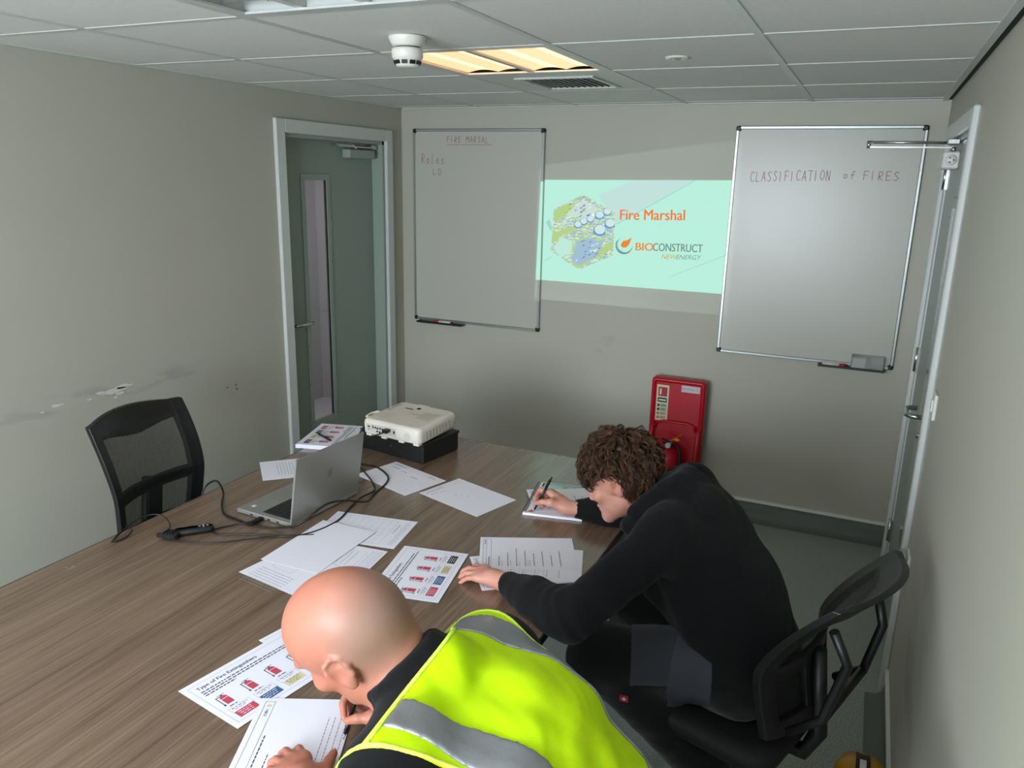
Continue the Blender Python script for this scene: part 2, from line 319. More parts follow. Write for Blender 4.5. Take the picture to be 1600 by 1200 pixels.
def door2():
    y0, y1, zt = D2; cw = .065; fr = MB(); X = WX
    fr.bbox((X-.022, y0-cw, 0), (X, y0, zt+cw), .005); fr.bbox((X-.022, y1, 0), (X, y1+cw, zt+cw), .005); fr.bbox((X-.022, y0, zt), (X, y1, zt+cw), .005)
    d = struct('door_2', fr, M['white_gloss'])
    j = MB(); j.box((X, y0, 0), (X+.12, y0+.015, zt)); j.box((X, y1-.015, 0), (X+.12, y1, zt)); j.box((X, y0, zt-.015), (X+.12, y1, zt)); j.build('door_lining', M['white_gloss'], d)
    lf = MB().box((X+.006, y0+.017, .006), (X+.05, y1-.017, zt-.018)); leaf = lf.build('door_leaf', M['bead'], d)
    g = MB(); gy0, gy1 = -1.12, -.93; g.bbox((X+.0005, gy0, .4), (X+.0058, gy1, 1.85), .002); g.build('glazing_frame', M['bead'], leaf)
    MB().box((X-.0002, gy0+.035, .44), (X+.0004, gy1-.035, 1.81)).build('glass_pane', mat('dim_glass', '#7c8483', .08), leaf)
    for z in (1.93, 1.11, .25):
        h = MB(); h.box((X-.004, y1-.034, z-.055), (X+.006, y1-.002, z+.055)); h.tube([(X-.006, y1-.008, z-.056), (X-.006, y1-.008, z+.056)], .007, 10)
        h.build('hinge', M['chrome'], leaf)
    x1 = X+.006; hy = y0+.085
    h = MB(); h.tube([(x1, hy, 1.07), (x1-.012, hy, 1.07)], .026, 20); h.tube([(x1-.01, hy, 1.07), (x1-.055, hy, 1.07), (x1-.07, hy+.02, 1.07), (x1-.07, hy+.11, 1.07), (x1-.055, hy+.13, 1.07), (x1-.03, hy+.13, 1.07)], .0095, 10); h.build('lever_handle', M['chrome'], leaf)
    k = MB(); k.tube([(x1, hy+.02, .995), (x1-.03, hy+.02, .995)], .011, 16); k.build('thumb_turn', M['chrome'], leaf)
    c = MB(); c.bbox((X-.052, -.88, 1.955), (X+.005, -.60, 2.018), .005); cl = c.build('door_closer', M['white_plastic'], leaf)
    s = MB(); s.lathe([(.0, .0), (.021, 0), (.021, .002), (0, .002)], n=24, M4=wallM(X-.024, 1.987, -.8805)); 
    for q in range(3): s.tube([(X-.024+.009*math.cos(q*2.1), -.882, 1.987+.009*math.sin(q*2.1)), (X-.024+.009*math.cos(q*2.1), -.884, 1.987+.009*math.sin(q*2.1))], .003, 8, mi=1)
    s.build('end_cap', [M['white_plastic'], M['black']], cl)
    a = MB(); a.tube([(X-.02, -.86, 2.018), (X-.02, -.86, 2.036)], .009); a.box((X-.32, -.866, 2.031), (X-.02, -.852, 2.036)); a.tube([(X-.32, -.86, 2.052), (X-.03, -.84, 2.052)], .0055, 8); a.tube([(X-.32, -.86, 2.029), (X-.32, -.86, 2.058)], .008); a.bbox((X-.045, -.87, 2.045), (X-.001, -.80, 2.066), .003)
    a.build('closer_arm', M['chrome'], leaf)
door2()
MB().box((WX+.12, -1.5, 0), (WX+.16, -.3, 2.5)).build('wall_behind_door', M['wall'])['kind'] = 'structure'
# corridor behind the glazed door, with its own lamp
cw = MB(); cw.box((-1.5, -3.2, 0), (-1.4, .9, 2.5)); cw.box((-1.4, -3.3, 0), (-.12, -3.2, 2.5)); cw.box((-1.4, .9, 0), (-.12, 1.0, 2.5)); cw.box((-.12, 0.1, 0), (-.02, 1.0, 2.5)); cw.box((-1.5, -3.3, 2.4), (-.12, 1.0, 2.5)); cw.box((-1.5, .1, -.06), (0, 1.0, 0))
struct('wall_corridor', cw, mat('corridor_paint', '#b2b0b5', .7))
ll = bpy.data.lights.new('corridor_lamp', 'AREA'); ll.size = .6; ll.energy = 15; ll.color = (1, .96, .97); lo = bpy.data.objects.new('corridor_lamp', ll); COL.objects.link(lo); lo.location = (-.75, -.4, 2.38)
# ceiling fittings ---------------------------------------------------
def troffer(i, j, lit, label, warm=True):
    x0, x1, y1, y0 = XL[i]+.012, XL[i+1]-.012, YL[j]-.012, YL[j+1]+.012
    t = thing('ceiling_light', label, 'light', ((x0+x1)/2, (y0+y1)/2, H))
    f = MB(); b = .022
    f.box((x0, y0, H), (x0+b, y1, H+.006)); f.box((x1-b, y0, H), (x1, y1, H+.006)); f.box((x0+b, y0, H), (x1-b, y0+b, H+.006)); f.box((x0+b, y1-b, H), (x1-b, y1, H+.006))
    f.build('frame', M['tbar'] if not lit else mat('warm_lit_frame', '#e8d8c4', .4), t, True)
    if lit:
        if not warm: em = em2 = mat('lit_diffuser_white', '#f2f2f2', .4, emit='#f2f3ff', es=10.5)
        else: em = mat('lit_diffuser', '#f2e2cf', .4, emit='#ffbf86', es=1.1); em2 = mat('lit_diffuser_bright', '#f2e2cf', .4, emit='#ffc890', es=2.0)
        a, c = x0+b, x1-b; w = (c-a)
        for k in range(2):
            xa = a+k*w/2+.012*k; xb = xa+w/2-.012; n = 14; vs = []; d = MB()
            for q in range(n+1):
                u = q/n; x = xa+(xb-xa)*u; z = H+.004+.02*abs(math.sin(u*math.pi*2))*.5+.004
                vs += [(x, y0+b, z), (x, y1-b, z)]
            for q in range(n): d.add([vs[2*q], vs[2*q+2], vs[2*q+3], vs[2*q+1]], [(0, 1, 2, 3)], 1 if 3 <= q % 7 <= 5 else 0)
            d.build('diffuser', [em, em2], t, True)
        MB().box((a+w/2-.012, y0+b, H+.001), (a+w/2+.012, y1-b, H+.008)).build('centre_bar', M['tbar'], t, True)
        for k in range(2): MB().tube([(a+w*(.25+.5*k), y0+.03, H+.03), (a+w*(.25+.5*k), y1-.03, H+.03)], .008).build('lamp_tube', em2, t, True)
    else:
        s = MB(); z = H+.048
        s.box((x0, y0, H+.004), (x0+.008, y1, z)); s.box((x1-.008, y0, H+.004), (x1, y1, z)); s.box((x0, y0, H+.004), (x1, y0+.008, z)); s.box((x0, y1-.008, H+.004), (x1, y1, z)); s.box((x0, y0, z-.002), (x1, y1, z))
        s.build('housing', M['tbar'], t, True)
        for k in (1, 2):
            x = x0+(x1-x0)*k/3; MB().box((x-.012, y0+.01, H+.006), (x+.012, y1-.01, H+.046)).build('divider', M['white_gloss'], t, True)
        for k in range(3):
            x = x0+(x1-x0)*(k+.5)/3; MB().tube([(x, y0+.02, H+.035), (x, y1-.02, H+.035)], .008).build('lamp_tube', M['white_plastic'], t, True)
            for q in range(1, 6): MB().box((x-.085, y0+(y1-y0)*q/6-.001, H+.012), (x+.085, y0+(y1-y0)*q/6+.001, H+.03)).build('louvre_blade', M['alu'], t, True)
troffer(2, 3, True, 'lit square ceiling light glowing warm orange, beside the smoke detector')
troffer(2, 5, False, 'unlit recessed ceiling light with white dividers at the top edge of the photo')
troffer(2, 7, True, 'white lit ceiling light nearly above the camera, over the near end of the table', False)
troffer(2, 9, True, 'white lit ceiling light well behind the camera', False)
def vent():
    x0, x1, y1, y0 = XL[2]+.012, XL[3]-.012, YL[2]-.012, YL[3]+.012; a, c, e, f = 1.33, 1.68, -1.24, -.84
    t = thing('air_vent', 'square ceiling air vent with slanted slats behind the lit ceiling light', 'vent', ((x0+x1)/2, (y0+y1)/2, H))
    p = MB(); z = (H+.001, H+.006)
    p.box((x0, y0, z[0]), (a, y1, z[1])); p.box((c, y0, z[0]), (x1, y1, z[1])); p.box((a, y0, z[0]), (c, e, z[1])); p.box((a, f, z[0]), (c, y1, z[1])); p.build('face_plate', M['tbar'], t, True)
    q = MB(); b = .02
    q.bbox((a, e, H-.006), (a+b, f, H+.004), .002); q.bbox((c-b, e, H-.006), (c, f, H+.004), .002); q.bbox((a+b, e, H-.006), (c-b, e+b, H+.004), .002); q.bbox((a+b, f-b, H-.006), (c-b, f, H+.004), .002); q.build('grille_frame', M['tbar'], t, True)
    MB().box((a, e, H+.04), (c, f, H+.046)).build('duct_back', mat('duct_dark', '#2a2e2c', .8), t, True)
    n = 11
    for k in range(n):
        x = a+b+(c-a-2*b)*(k+.5)/n; Mx = Matrix.Translation((x, 0, H+.008)) @ Matrix.Rotation(R(42), 4, 'Y')
        MB().box((-.014, e+b, -.0008), (.014, f-b, .0008), M4=Mx).build('slat', M['tbar'], t, True)
vent()
def detector():
    t = thing('smoke_detector', 'round cream smoke detector hanging under the ceiling beside the lit light', 'smoke detector', (1.436, -2.247, H))
    MB().lathe([(0, 0), (.056, 0), (.056, -.004), (.048, -.022), (.043, -.028), (0, -.028)]).build('base', M['white_plastic'], t)
    MB().lathe([(0, -.028), (.036, -.028), (.036, -.034), (0, -.034)], n=24).build('neck', mat('detector_shadow_gap', '#6b6a66', .6), t)
    MB().lathe([(0, -.034), (.046, -.034), (.047, -.04), (.047, -.058), (.042, -.064), (.040, -.066), (.034, -.082), (.028, -.086), (0, -.087)]).build('sensor_head', M['white_plastic'], t)
    for k in range(10):
        a = 2*math.pi*k/10; Mx = Matrix.Rotation(a, 4, 'Z') @ Matrix.Translation((.0385, 0, -.0735)) @ Matrix.Rotation(R(20), 4, 'Y')
        MB().box((-.002, -.0085, -.0055), (.0018, .0085, .0055), M4=Mx).build('slot', M['black'], t)
detector()
t = thing('ceiling_sensor', 'small round white ceiling sensor flush in a tile right of the lit light', 'sensor', (2.107, -1.625, H))
MB().lathe([(.020, .001), (.020, -.003), (.038, -.003), (.040, .0045)], n=28).build('rim', M['white_plastic'], t)
MB().lathe([(0, -.004), (.008, -.006), (.016, -.001), (.020, .001)], n=24).build('lens', mat('sensor_lens_grey', '#8b938e', .3), t)
# ------------------------------------------------------------------ whiteboards
STROKES = {
 'C': [[(.9, .85), (.6, 1), (.25, .9), (.05, .5), (.25, .08), (.6, 0), (.95, .12)]], 'L': [[(.1, 1), (.1, 0), (.8, .02)]], 'A': [[(0, 0), (.5, 1), (.85, 0)], [(.2, .38), (.8, .38)]],
 'S': [[(.85, .88), (.5, 1), (.15, .8), (.5, .52), (.85, .28), (.5, 0), (.05, .12)]], 'I': [[(.3, 1), (.3, 0)]], 'F': [[(.1, 0), (.1, 1), (.85, 1)], [(.1, .52), (.7, .52)]],
 'T': [[(0, 1), (1, 1)], [(.5, 1), (.5, 0)]], 'O': [[(.5, 1), (.15, .8), (.08, .3), (.5, 0), (.9, .3), (.85, .8), (.5, 1)]], 'N': [[(.05, 0), (.1, 1), (.75, .02), (.85, 1)]],
 'R': [[(.1, 0), (.1, 1), (.6, 1), (.75, .75), (.55, .52), (.1, .48), (.8, 0)]], 'E': [[(.85, 1), (.1, 1), (.1, 0), (.85, .02)], [(.1, .52), (.7, .52)]], 'M': [[(.05, 0), (.15, 1), (.5, .4), (.85, 1), (.95, 0)]],
 'o': [[(.5, .55), (.2, .45), (.2, .1), (.5, 0), (.75, .2), (.65, .5), (.5, .55)]], 'l': [[(.3, 1), (.25, .1), (.5, 0)]], 'e': [[(.2, .3), (.7, .35), (.6, .55), (.3, .5), (.2, .15), (.5, 0), (.85, .12)]], 's': [[(.75, .5), (.4, .55), (.35, .35), (.7, .25), (.6, .02), (.15, .05)]],
 'D': [[(.1, 0), (.1, 1), (.6, .9), (.85, .5), (.6, .08), (.1, 0)]], 'f': [[(.8, .9), (.5, 1), (.35, .7), (.3, 0)], [(.05, .5), (.7, .55)]]}
def handwriting(word, x, z, w, h, y, parent, name='handwriting', lw=.0028, m=None, slope=0):
    mb = MB(); n = len(word); cw = w/n
    for i, ch in enumerate(word):
        if ch == ' ': continue
        ox = x+i*cw; jz = random.uniform(-.06, .06)*h
        for st in STROKES[ch]:
            P = [(ox+px*cw*.78, z+jz+pz*h+(ox-x)*slope) for px, pz in st]
            for a, b in zip(P, P[1:]):
                dx, dz = b[0]-a[0], b[1]-a[1]; l = math.hypot(dx, dz) or 1; nx, nz = -dz/l*lw/2, dx/l*lw/2; ex, ez = dx/l*lw*.4, dz/l*lw*.4
                mb.add([(a[0]-ex-nx, y, a[1]-ez-nz), (b[0]+ex-nx, y, b[1]+ez-nz), (b[0]+ex+nx, y, b[1]+ez+nz), (a[0]-ex+nx, y, a[1]-ez+nz)], [(0, 1, 2, 3)])
    return mb.build(name, m or M['redink'], parent, True, kind='stuff')
def whiteboard(x0, x1, z0, z1, label):
    t = thing('whiteboard', label, 'whiteboard', ((x0+x1)/2, 0, z0)); D = .022
    MB().box((x0+.006, -D+.004, z0+.006), (x1-.006, -.004, z1-.006)).build('writing_surface', M['board'], t, True)
    for a, b in (((x0, z0+.02), (x0+.016, z1-.02)), ((x1-.016, z0+.02), (x1, z1-.02)), ((x0+.02, z0), (x1-.02, z0+.016)), ((x0+.02, z1-.016), (x1-.02, z1))):
        MB().bbox((a[0], -D, a[1]), (b[0], -.001, b[1]), .003).build('frame_rail', M['alu'], t, True)
    for cx, sx in ((x0, 1), (x1, -1)):
        for cz, sz in ((z0, 1), (z1, -1)):
            xa, xb = sorted((cx-.001*sx, cx+.026*sx)); za, zb = sorted((cz-.001*sz, cz+.026*sz)); MB().bbox((xa, -D-.002, za), (xb, -.0005, zb), .006).build('corner_cap', M['black'], t, True)
    return t
wl = whiteboard(.094, .982, .968, 2.162, 'left whiteboard, with FIRE MARSAL and Roles written in red at its top')
wr = whiteboard(2.062, 2.960, .966, 2.170, 'right whiteboard, with CLASSIFICATION OF FIRES written across in red')
YB = -.0184
handwriting('FIRE MARSAL', .335, 2.082, .29, .034, YB, wl); ul = MB().box((.335, YB-.0002, 2.068), (.64, YB, 2.0705)); ul.build('underline', M['redink'], wl, True)
handwriting('Roles', .155, 1.955, .17, .055, YB, wl); handwriting('LD', .235, 1.888, .075, .036, YB, wl)
handwriting('CLASSIFICATION', 2.155, 1.893, .40, .05, YB, wr, slope=.03); handwriting('of', 2.605, 1.915, .07, .038, YB, wr); handwriting('FIRES', 2.70, 1.912, .17, .042, YB, wr)
for x, w, z in ((.135, .33, .962), (2.60, .325, .960)):
    p = wl if x < 1 else wr
    MB().box((x, -.062, z-.006), (x+w, -.002, z-.002)).box((x, -.064, z-.006), (x+w, -.060, z+.006)).box((x, -.062, z-.006), (x+.003, -.002, z+.004)).build('pen_tray', M['black'], p, True)
def marker(x, y, z, flip, label):
    t = thing('marker_pen', label, 'marker', (x, y, z), 0); s = -1 if flip else 1
    MB().tube([(0, 0, .009), (.085*s, 0, .009)], .008, 14).build('barrel', M['white_plastic'], t)
    MB().tube([(-.035*s, 0, .009), (0, 0, .009)], .009, 14).build('cap', mat('marker_red', '#b3121f', .35), t)
    MB().tube([(.085*s, 0, .009), (.092*s, 0, .009)], .006, 14).build('end_plug', mat('marker_red', '#b3121f', .35), t)
marker(.29, -.04, .960, False, 'white marker pen with a red cap on the tray of the left whiteboard')
marker(2.705, -.04, .958, True, 'white marker pen with a red cap on the tray of the right whiteboard')
t = thing('acrylic_box', 'clear plastic box standing on the tray of the right whiteboard', 'box', (2.83, -.041, .958))
ac = mat('clear_acrylic', '#f4f8f6', .08, trans=.85)
for a, b in (((-.07, -.020, 0), (.085, -.018, .075)), ((-.07, .016, 0), (.085, .018, .075)), ((-.07, -.018, 0), (-.068, .016, .075)), ((.083, -.018, 0), (.085, .016, .075)), ((-.068, -.018, 0), (.083, .016, .002))): MB().box(a, b).build('side_panel', ac, t)
t = thing('board_eraser', 'pale wooden board eraser inside the clear plastic box', 'eraser', (2.80, -.041, .962))
MB().bbox((-.036, -.012, 0), (.03, .012, .055), .003).build('felt_pad', M['white_plastic'], t); MB().bbox((.03, -.012, 0), (.046, .012, .055), .002).build('wood_back', mat('pale_wood', '#9a8468', .6), t)
# ------------------------------------------------------------------ projected slide: its light is put into glowing meshes on the wall
def em(name, col, s=1.0):
    m = bpy.data.materials.new(name); m.use_nodes = True; N, L = nodes(m); b = N['Principled BSDF']; b.inputs['Base Color'].default_value = (.02, .02, .02, 1); b.inputs['Roughness'].default_value = 1; b.inputs['Specular IOR Level'].default_value = 0
    b.inputs['Emission Color'].default_value = lin(col); b.inputs['Emission Strength'].default_value = s; return m
sl = thing('projected_slide', 'bright mint projected Fire Marshal slide on the wall between the whiteboards', 'projection', (1.52, -.0005, 1.286))
Y0 = -.0012
def poly(mb, pts, y, mi=0): n = len(pts); return mb.add([(a, y, b) for a, b in pts], [tuple(range(n))], mi)
m_bg = em('slide_mint', '#b9f0dd', .98); N_, L_ = nodes(m_bg)
g = MB(); poly(g, [(.983, 1.286), (2.060, 1.287), (2.061, 1.896), (.983, 1.875)], Y0); g.box((.95, -.0030, 1.2885), (.981, -.0012, 1.86), 0)
g.build('slide_background', m_bg, sl, True)
# glowing strip standing in for the picture's light on the left whiteboard
gs = MB(); poly(gs, [(.953, 1.288), (.9815, 1.288), (.9815, 1.866), (.966, 1.866)], -.0232); gs.build('slide_edge_on_board', m_bg, sl, True)
d1 = MB(); poly(d1, [(1.32, 1.80), (1.52, 1.884), (1.86, 1.892), (1.42, 1.64)], Y0-.0003); d1.build('slide_facet', em('slide_pale_grey', '#c3e2dc', .98), sl, True)
d1 = MB(); poly(d1, [(1.0, 1.63), (1.02, 1.65), (1.04, 1.60), (1.03, 1.58)], Y0-.0003); poly(d1, [(.985, 1.40), (1.04, 1.43), (1.04, 1.425), (.985, 1.395)], Y0-.0003)
poly(d1, [(1.76, 1.36), (2.06, 1.50), (2.06, 1.496), (1.76, 1.357)], Y0-.0003); poly(d1, [(1.43, 1.64), (1.86, 1.890), (1.865, 1.888), (1.435, 1.636)], Y0-.0004); d1.build('slide_line', em('slide_line_grey', '#a4d8cc', .95), sl, True, kind='stuff')
# aerial picture in the hexagon
hexp = [(1.222, 1.798), (1.421, 1.703), (1.425, 1.461), (1.221, 1.365), (1.037, 1.462), (1.046, 1.707)]
hm = em('slide_aerial_ground', '#9fc08e', .95); N_, L_ = nodes(hm); b_ = N_['Principled BSDF']; tc = N_.new('ShaderNodeTexCoord'); n1 = N_.new('ShaderNodeTexVoronoi'); n1.inputs['Scale'].default_value = 60; n2 = N_.new('ShaderNodeMapping'); n2.inputs['Rotation'].default_value = (0, R(35), 0); n2.inputs['Scale'].default_value = (1, 1, 2.4)
L_.new(tc.outputs['Object'], n2.inputs[0]); L_.new(n2.outputs[0], n1.inputs['Vector']); cr = N_.new('ShaderNodeValToRGB'); cr.color_ramp.interpolation = 'CONSTANT'; e = cr.color_ramp.elements; e[0].color = lin('#dff0e4'); e[1].position = .22; e[1].color = lin('#b9d49a')
for p_, c_ in ((.42, '#c9e6dc'), (.6, '#a3c0d4'), (.74, '#b9d49a'), (.88, '#9fb5a4')): k = cr.color_ramp.elements.new(p_); k.color = lin(c_)
L_.new(n1.outputs['Color'], cr.inputs[0]); L_.new(cr.outputs[0], b_.inputs['Emission Color'])
hx = MB(); poly(hx, hexp, Y0-.0006); hx.build('slide_aerial_picture', hm, sl, True)
fm = MB(); poly(fm, [(1.05, 1.64), (1.05, 1.70), (1.13, 1.745), (1.19, 1.70)], Y0-.0008, 0); poly(fm, [(1.22, 1.375), (1.42, 1.50), (1.42, 1.54), (1.19, 1.38)], Y0-.0008, 0); poly(fm, [(1.04, 1.51), (1.12, 1.57), (1.20, 1.60), (1.21, 1.63), (1.045, 1.57)], Y0-.0008, 0)
fm.build('slide_field', em('slide_field_green', '#b9d587', .95), sl, True, kind='stuff')
sh = MB(); poly(sh, [(1.05, 1.485), (1.10, 1.55), (1.17, 1.53), (1.17, 1.47), (1.10, 1.425)], Y0-.001, 0); poly(sh, [(1.12, 1.68), (1.22, 1.765), (1.36, 1.71), (1.26, 1.645)], Y0-.0009, 1); poly(sh, [(1.17, 1.42), (1.20, 1.53), (1.29, 1.55), (1.36, 1.53), (1.33, 1.45), (1.22, 1.39)], Y0-.0009, 2)
sh.build('slide_shed', [em('slide_shed_mint', '#bfeadb', .98), em('slide_yard', '#cfe2da', .95), em('slide_works_blue', '#a4c2d8', .95)], sl, True, kind='stuff')
rr = MB()
for k in range(46): 
    a = random.uniform(1.19, 1.34); c = random.uniform(1.41, 1.53) if k % 2 else 0; 
    if k % 2 == 0: a = random.uniform(1.12, 1.32); c = random.uniform(1.66, 1.75)
    w_, h_ = random.uniform(.008, .02), random.uniform(.004, .009); poly(rr, [(a, c), (a+w_, c+w_*.5), (a+w_, c+w_*.5+h_), (a, c+h_)], Y0-.0011, k % 3)
rr.build('slide_rooftops', [em('slide_roof_white', '#e8f6ee', 1), em('slide_roof_blue', '#5f86b8', .9), em('slide_roof_grey', '#8fa6a0', .9)], sl, True, kind='stuff')
def disc(mb, cx, cz, rx, rz, y, mi, a0=0, a1=360, n=20): poly(mb, [(cx+rx*math.cos(R(a0+(a1-a0)*k/n)), cz+rz*math.sin(R(a0+(a1-a0)*k/n))) for k in range(n if a1-a0 == 360 else n+1)], y, mi)
dm = MB()
for cx, cz, r in ((1.33, 1.685, .026), (1.375, 1.705, .024), (1.275, 1.66, .021), (1.235, 1.645, .022), (1.20, 1.625, .022), (1.395, 1.64, .030), (1.335, 1.60, .036)):
    dm.add([(cx-r, Y0-.0013, cz-r*.7), (cx+r, Y0-.0013, cz-r*.7), (cx+r, Y0-.0013, cz), (cx-r, Y0-.0013, cz)], [(0, 1, 2, 3)], 1); disc(dm, cx, cz, r, r*.95, Y0-.0015, 1); disc(dm, cx+r*.06, cz+r*.12, r*.9, r*.75, Y0-.0016, 0)
dm.build('slide_domes', [em('slide_dome_pale', '#cfe9e6', .98), em('slide_dome_blue', '#6f9bd2', .9)], sl, True, kind='stuff')
text('slide_title', 'Fire Marshal', .083, wallM(1.449, 1.664, Y0-.0006) @ Matrix.Rotation(R(2), 4, 'Z') @ Matrix.Diagonal((.92, 1, 1, 1)), em('slide_orange', '#ee7a35', 1.0), sl, world=True, bold=.0016)
text('slide_logo_word', 'BIO', .066, wallM(1.552, 1.497, Y0-.0006) @ Matrix.Rotation(R(1.5), 4, 'Z') @ Matrix.Diagonal((1.02, .95, 1, 1)), em('slide_logo_orange', '#ef9038', .95), sl, world=True, bold=.0016)
text('slide_logo_word', 'CONSTRUCT', .066, wallM(1.655, 1.500, Y0-.0006) @ Matrix.Rotation(R(1.5), 4, 'Z') @ Matrix.Diagonal((.71, .95, 1, 1)), em('slide_logo_grey', '#77918c', .9), sl, world=True, bold=.0012)
text('slide_logo_word', 'NEW', .037, wallM(1.705, 1.458, Y0-.0006) @ Matrix.Rotation(R(2), 4, 'Z'), em('slide_logo_yellow', '#d8a63c', .95), sl, world=True, shear=.3)
text('slide_logo_word', 'ENERGY', .037, wallM(1.788, 1.461, Y0-.0006) @ Matrix.Rotation(R(2), 4, 'Z'), em('slide_logo_grey2', '#88a39c', .9), sl, world=True, shear=.3)
lg = MB()
def arc(mb, cx, cz, r0, r1, a0, a1, y, mi, n=24, tap=True):
    for k in range(n):
        u0, u1 = k/n, (k+1)/n; A, B = R(a0+(a1-a0)*u0), R(a0+(a1-a0)*u1); w0 = math.sin(math.pi*min(1, u0+.12)) if tap else 1; w1 = math.sin(math.pi*min(1, u1+.12)) if tap else 1
        p = lambda a, r: (cx+r*math.cos(a), y, cz+r*math.sin(a)); mb.add([p(A, r1-(r1-r0)*w0), p(B, r1-(r1-r0)*w1), p(B, r1), p(A, r1)], [(0, 1, 2, 3)], mi)
arc(lg, 1.487, 1.522, .040, .051, 150, 395, Y0-.0007, 1); arc(lg, 1.480, 1.524, .032, .040, 120, 320, Y0-.0007, 0)
poly(lg, [(1.466, 1.52), (1.480, 1.508), (1.500, 1.510), (1.516, 1.528), (1.530, 1.568), (1.505, 1.552), (1.478, 1.545)], Y0-.0009, 2)
lg.build('slide_logo_flame', [em('slide_swirl_green', '#8ccab0', .9), em('slide_swirl_grey', '#7a8f98', .9), em('slide_flame', '#ee8a30', .95)], sl, True, kind='stuff')
# ------------------------------------------------------------------ table
TZ = .74
t = thing('meeting_table', 'long brown walnut-effect meeting table with a thin black edge', 'table', (1.4, -2.65, 0))
MB().bbox((.674, -3.86, TZ-.024), (2.128, -1.442, TZ), .0015).build('tabletop', M['table'], t, True)
eb = MB(); eb.box((2.1285, -3.862, TZ-.024), (2.132, -1.438, TZ-.001)).box((.670, -3.862, TZ-.024), (.6735, -1.438, TZ-.001)).box((.6735, -1.4415, TZ-.024), (2.1285, -1.438, TZ-.001)).box((.6735, -3.864, TZ-.024), (2.1285, -3.8605, TZ-.001)); eb.build('edge_band', M['table_edge'], t, True)
for x in (.80, 2.02):
    for y in (-1.60, -3.65):
        MB().bbox((x-.03, y-.03, .0), (x+.03, y+.03, TZ-.05), .004).build('leg', M['black'], t, True)
for y in (-1.60, -3.65): MB().bbox((.77, y-.02, TZ-.065), (2.05, y+.02, TZ-.0245), .003).build('cross_rail', M['black'], t, True)
for x in (.80, 2.02): MB().bbox((x-.015, -3.62, TZ-.06), (x+.015, -1.63, TZ-.0245), .003).build('side_rail', M['black'], t, True)
tp = MB(); blob_pts = [(.74+random.uniform(-.01, .01), -3.03+random.uniform(-.012, .012)) for _ in range(5)]
for a, b in blob_pts: tp.box((a-.006, b-.002, TZ), (a+.006, b+.002, TZ+.0006))
tp.build('tape_residue', mat('tape_residue', '#8b8078', .6), t, True)
# ------------------------------------------------------------------ papers
PM = [M['paper'], M['ink'], M['inklight'], M['pinkred'], M['blue'], M['cream'], M['darkprint'], M['yellowprint'], M['blueink']]
def paper(label, x, y, th, w, h, k, fill, group='loose sheets on the table', z=None, thick=.0004, curl=0):
    z = TZ+.0006+.0009*k if z is None else z
    t = thing('paper_sheet', label, 'paper', (x, y, z), R(th), group)
    s = MB(); n = 6; vs = []
    for i in range(n+1):
        for j in range(n+1):
            u, v = i/n, j/n; vs.append((u*w, v*h, curl*(u*u*.3+v*v*(1-u)*.3)))
    fs = [(i*(n+1)+j, (i+1)*(n+1)+j, (i+1)*(n+1)+j+1, i*(n+1)+j+1) for i in range(n) for j in range(n)]
    s.add(vs, fs, 0, False); s.add([(a, b, c-thick) for a, b, c in vs], [f[::-1] for f in fs], 0)
    ring = [i*(n+1) for i in range(n+1)]+[n*(n+1)+j for j in range(1, n+1)]+[i*(n+1)+n for i in range(n-1, -1, -1)]+[j for j in range(n-1, 0, -1)]
    q = len(vs); s.f += [(ring[i], ring[i]+q, ring[(i+1) % len(ring)]+q, ring[(i+1) % len(ring)]) for i in range(len(ring))]; s.m += [0]*len(ring); s.sm += [False]*len(ring)
    s.build('sheet', M['paper'], t)
    p = MB(); fill(p, w, h, t, .00025); 
    if p.f: p.build('print', PM, t)
    return t
def dashes(p, x, y, L, hh, z, mi=2, seed=None, horiz=True):
    a = x
    while a < x+L:
        d = random.uniform(.004, .012); d = min(d, x+L-a)
        if horiz: p.rect(a, y, a+d, y+hh, z, mi)
        else: p.rect(y, a, y+hh, a+d, z, mi)
        a += d+.0025
def frame(p, x0, y0, x1, y1, z, lw=.0009, mi=1):
    p.rect(x0, y0, x1, y0+lw, z, mi); p.rect(x0, y1-lw, x1, y1, z, mi); p.rect(x0, y0, x0+lw, y1, z, mi); p.rect(x1-lw, y0, x1, y1, z, mi)
def f_ext(p, w, h, t, z):
    frame(p, .014, .014, w-.014, h-.014, z, .0007, 2)
    text('heading', 'Type of Fire Extinguishers', .0155, Matrix.Translation((.026, h-.036, z)), M['ink'], t, bold=.0003)
    for k in range(3): dashes(p, .026, h-.050-k*.0085, [.235, .25, .08][k], .0036, z, 1)
    cols = [3, 4, 5, 6]
    for q in range(4):
        cx = .030+q*.066
        p.add([(cx+.008, .083, z), (cx+.026, .083, z), (cx+.026, .113, z), (cx+.022, .119, z), (cx+.012, .119, z), (cx+.008, .113, z)], [(0, 1, 2, 3, 4, 5)], 3)
        p.rect(cx+.008, .107, cx+.026, .1085, z+.0001, 0); p.rect(cx+.0145, .119, cx+.0195, .123, z, 1); p.rect(cx+.008, .1235, cx+.027, .125, z, 1)
        for a, b, c, d in ((cx+.001, .086, cx+.003, .118), (cx+.001, .118, cx+.013, .1205), (cx-.0005, .081, cx+.004, .087)): p.rect(a, b, c, d, z, 1)
        dashes(p, cx+.006, .072, .022, .003, z, 1)
        frame(p, cx-.004, .046, cx+.050, .068, z, .0006, 2); dashes(p, cx+.002, .061, .04, .002, z, 1); dashes(p, cx+.006, .055, .03, .002, z, 2)
        p.rect(cx-.002, .024, cx+.048, .048, z+.0001, cols[q])
        for r in range(3): dashes(p, cx+.004+.002*r, .042-r*.0065, .036-.004*r, .0018, z+.0002, 0 if q != 2 else 1)
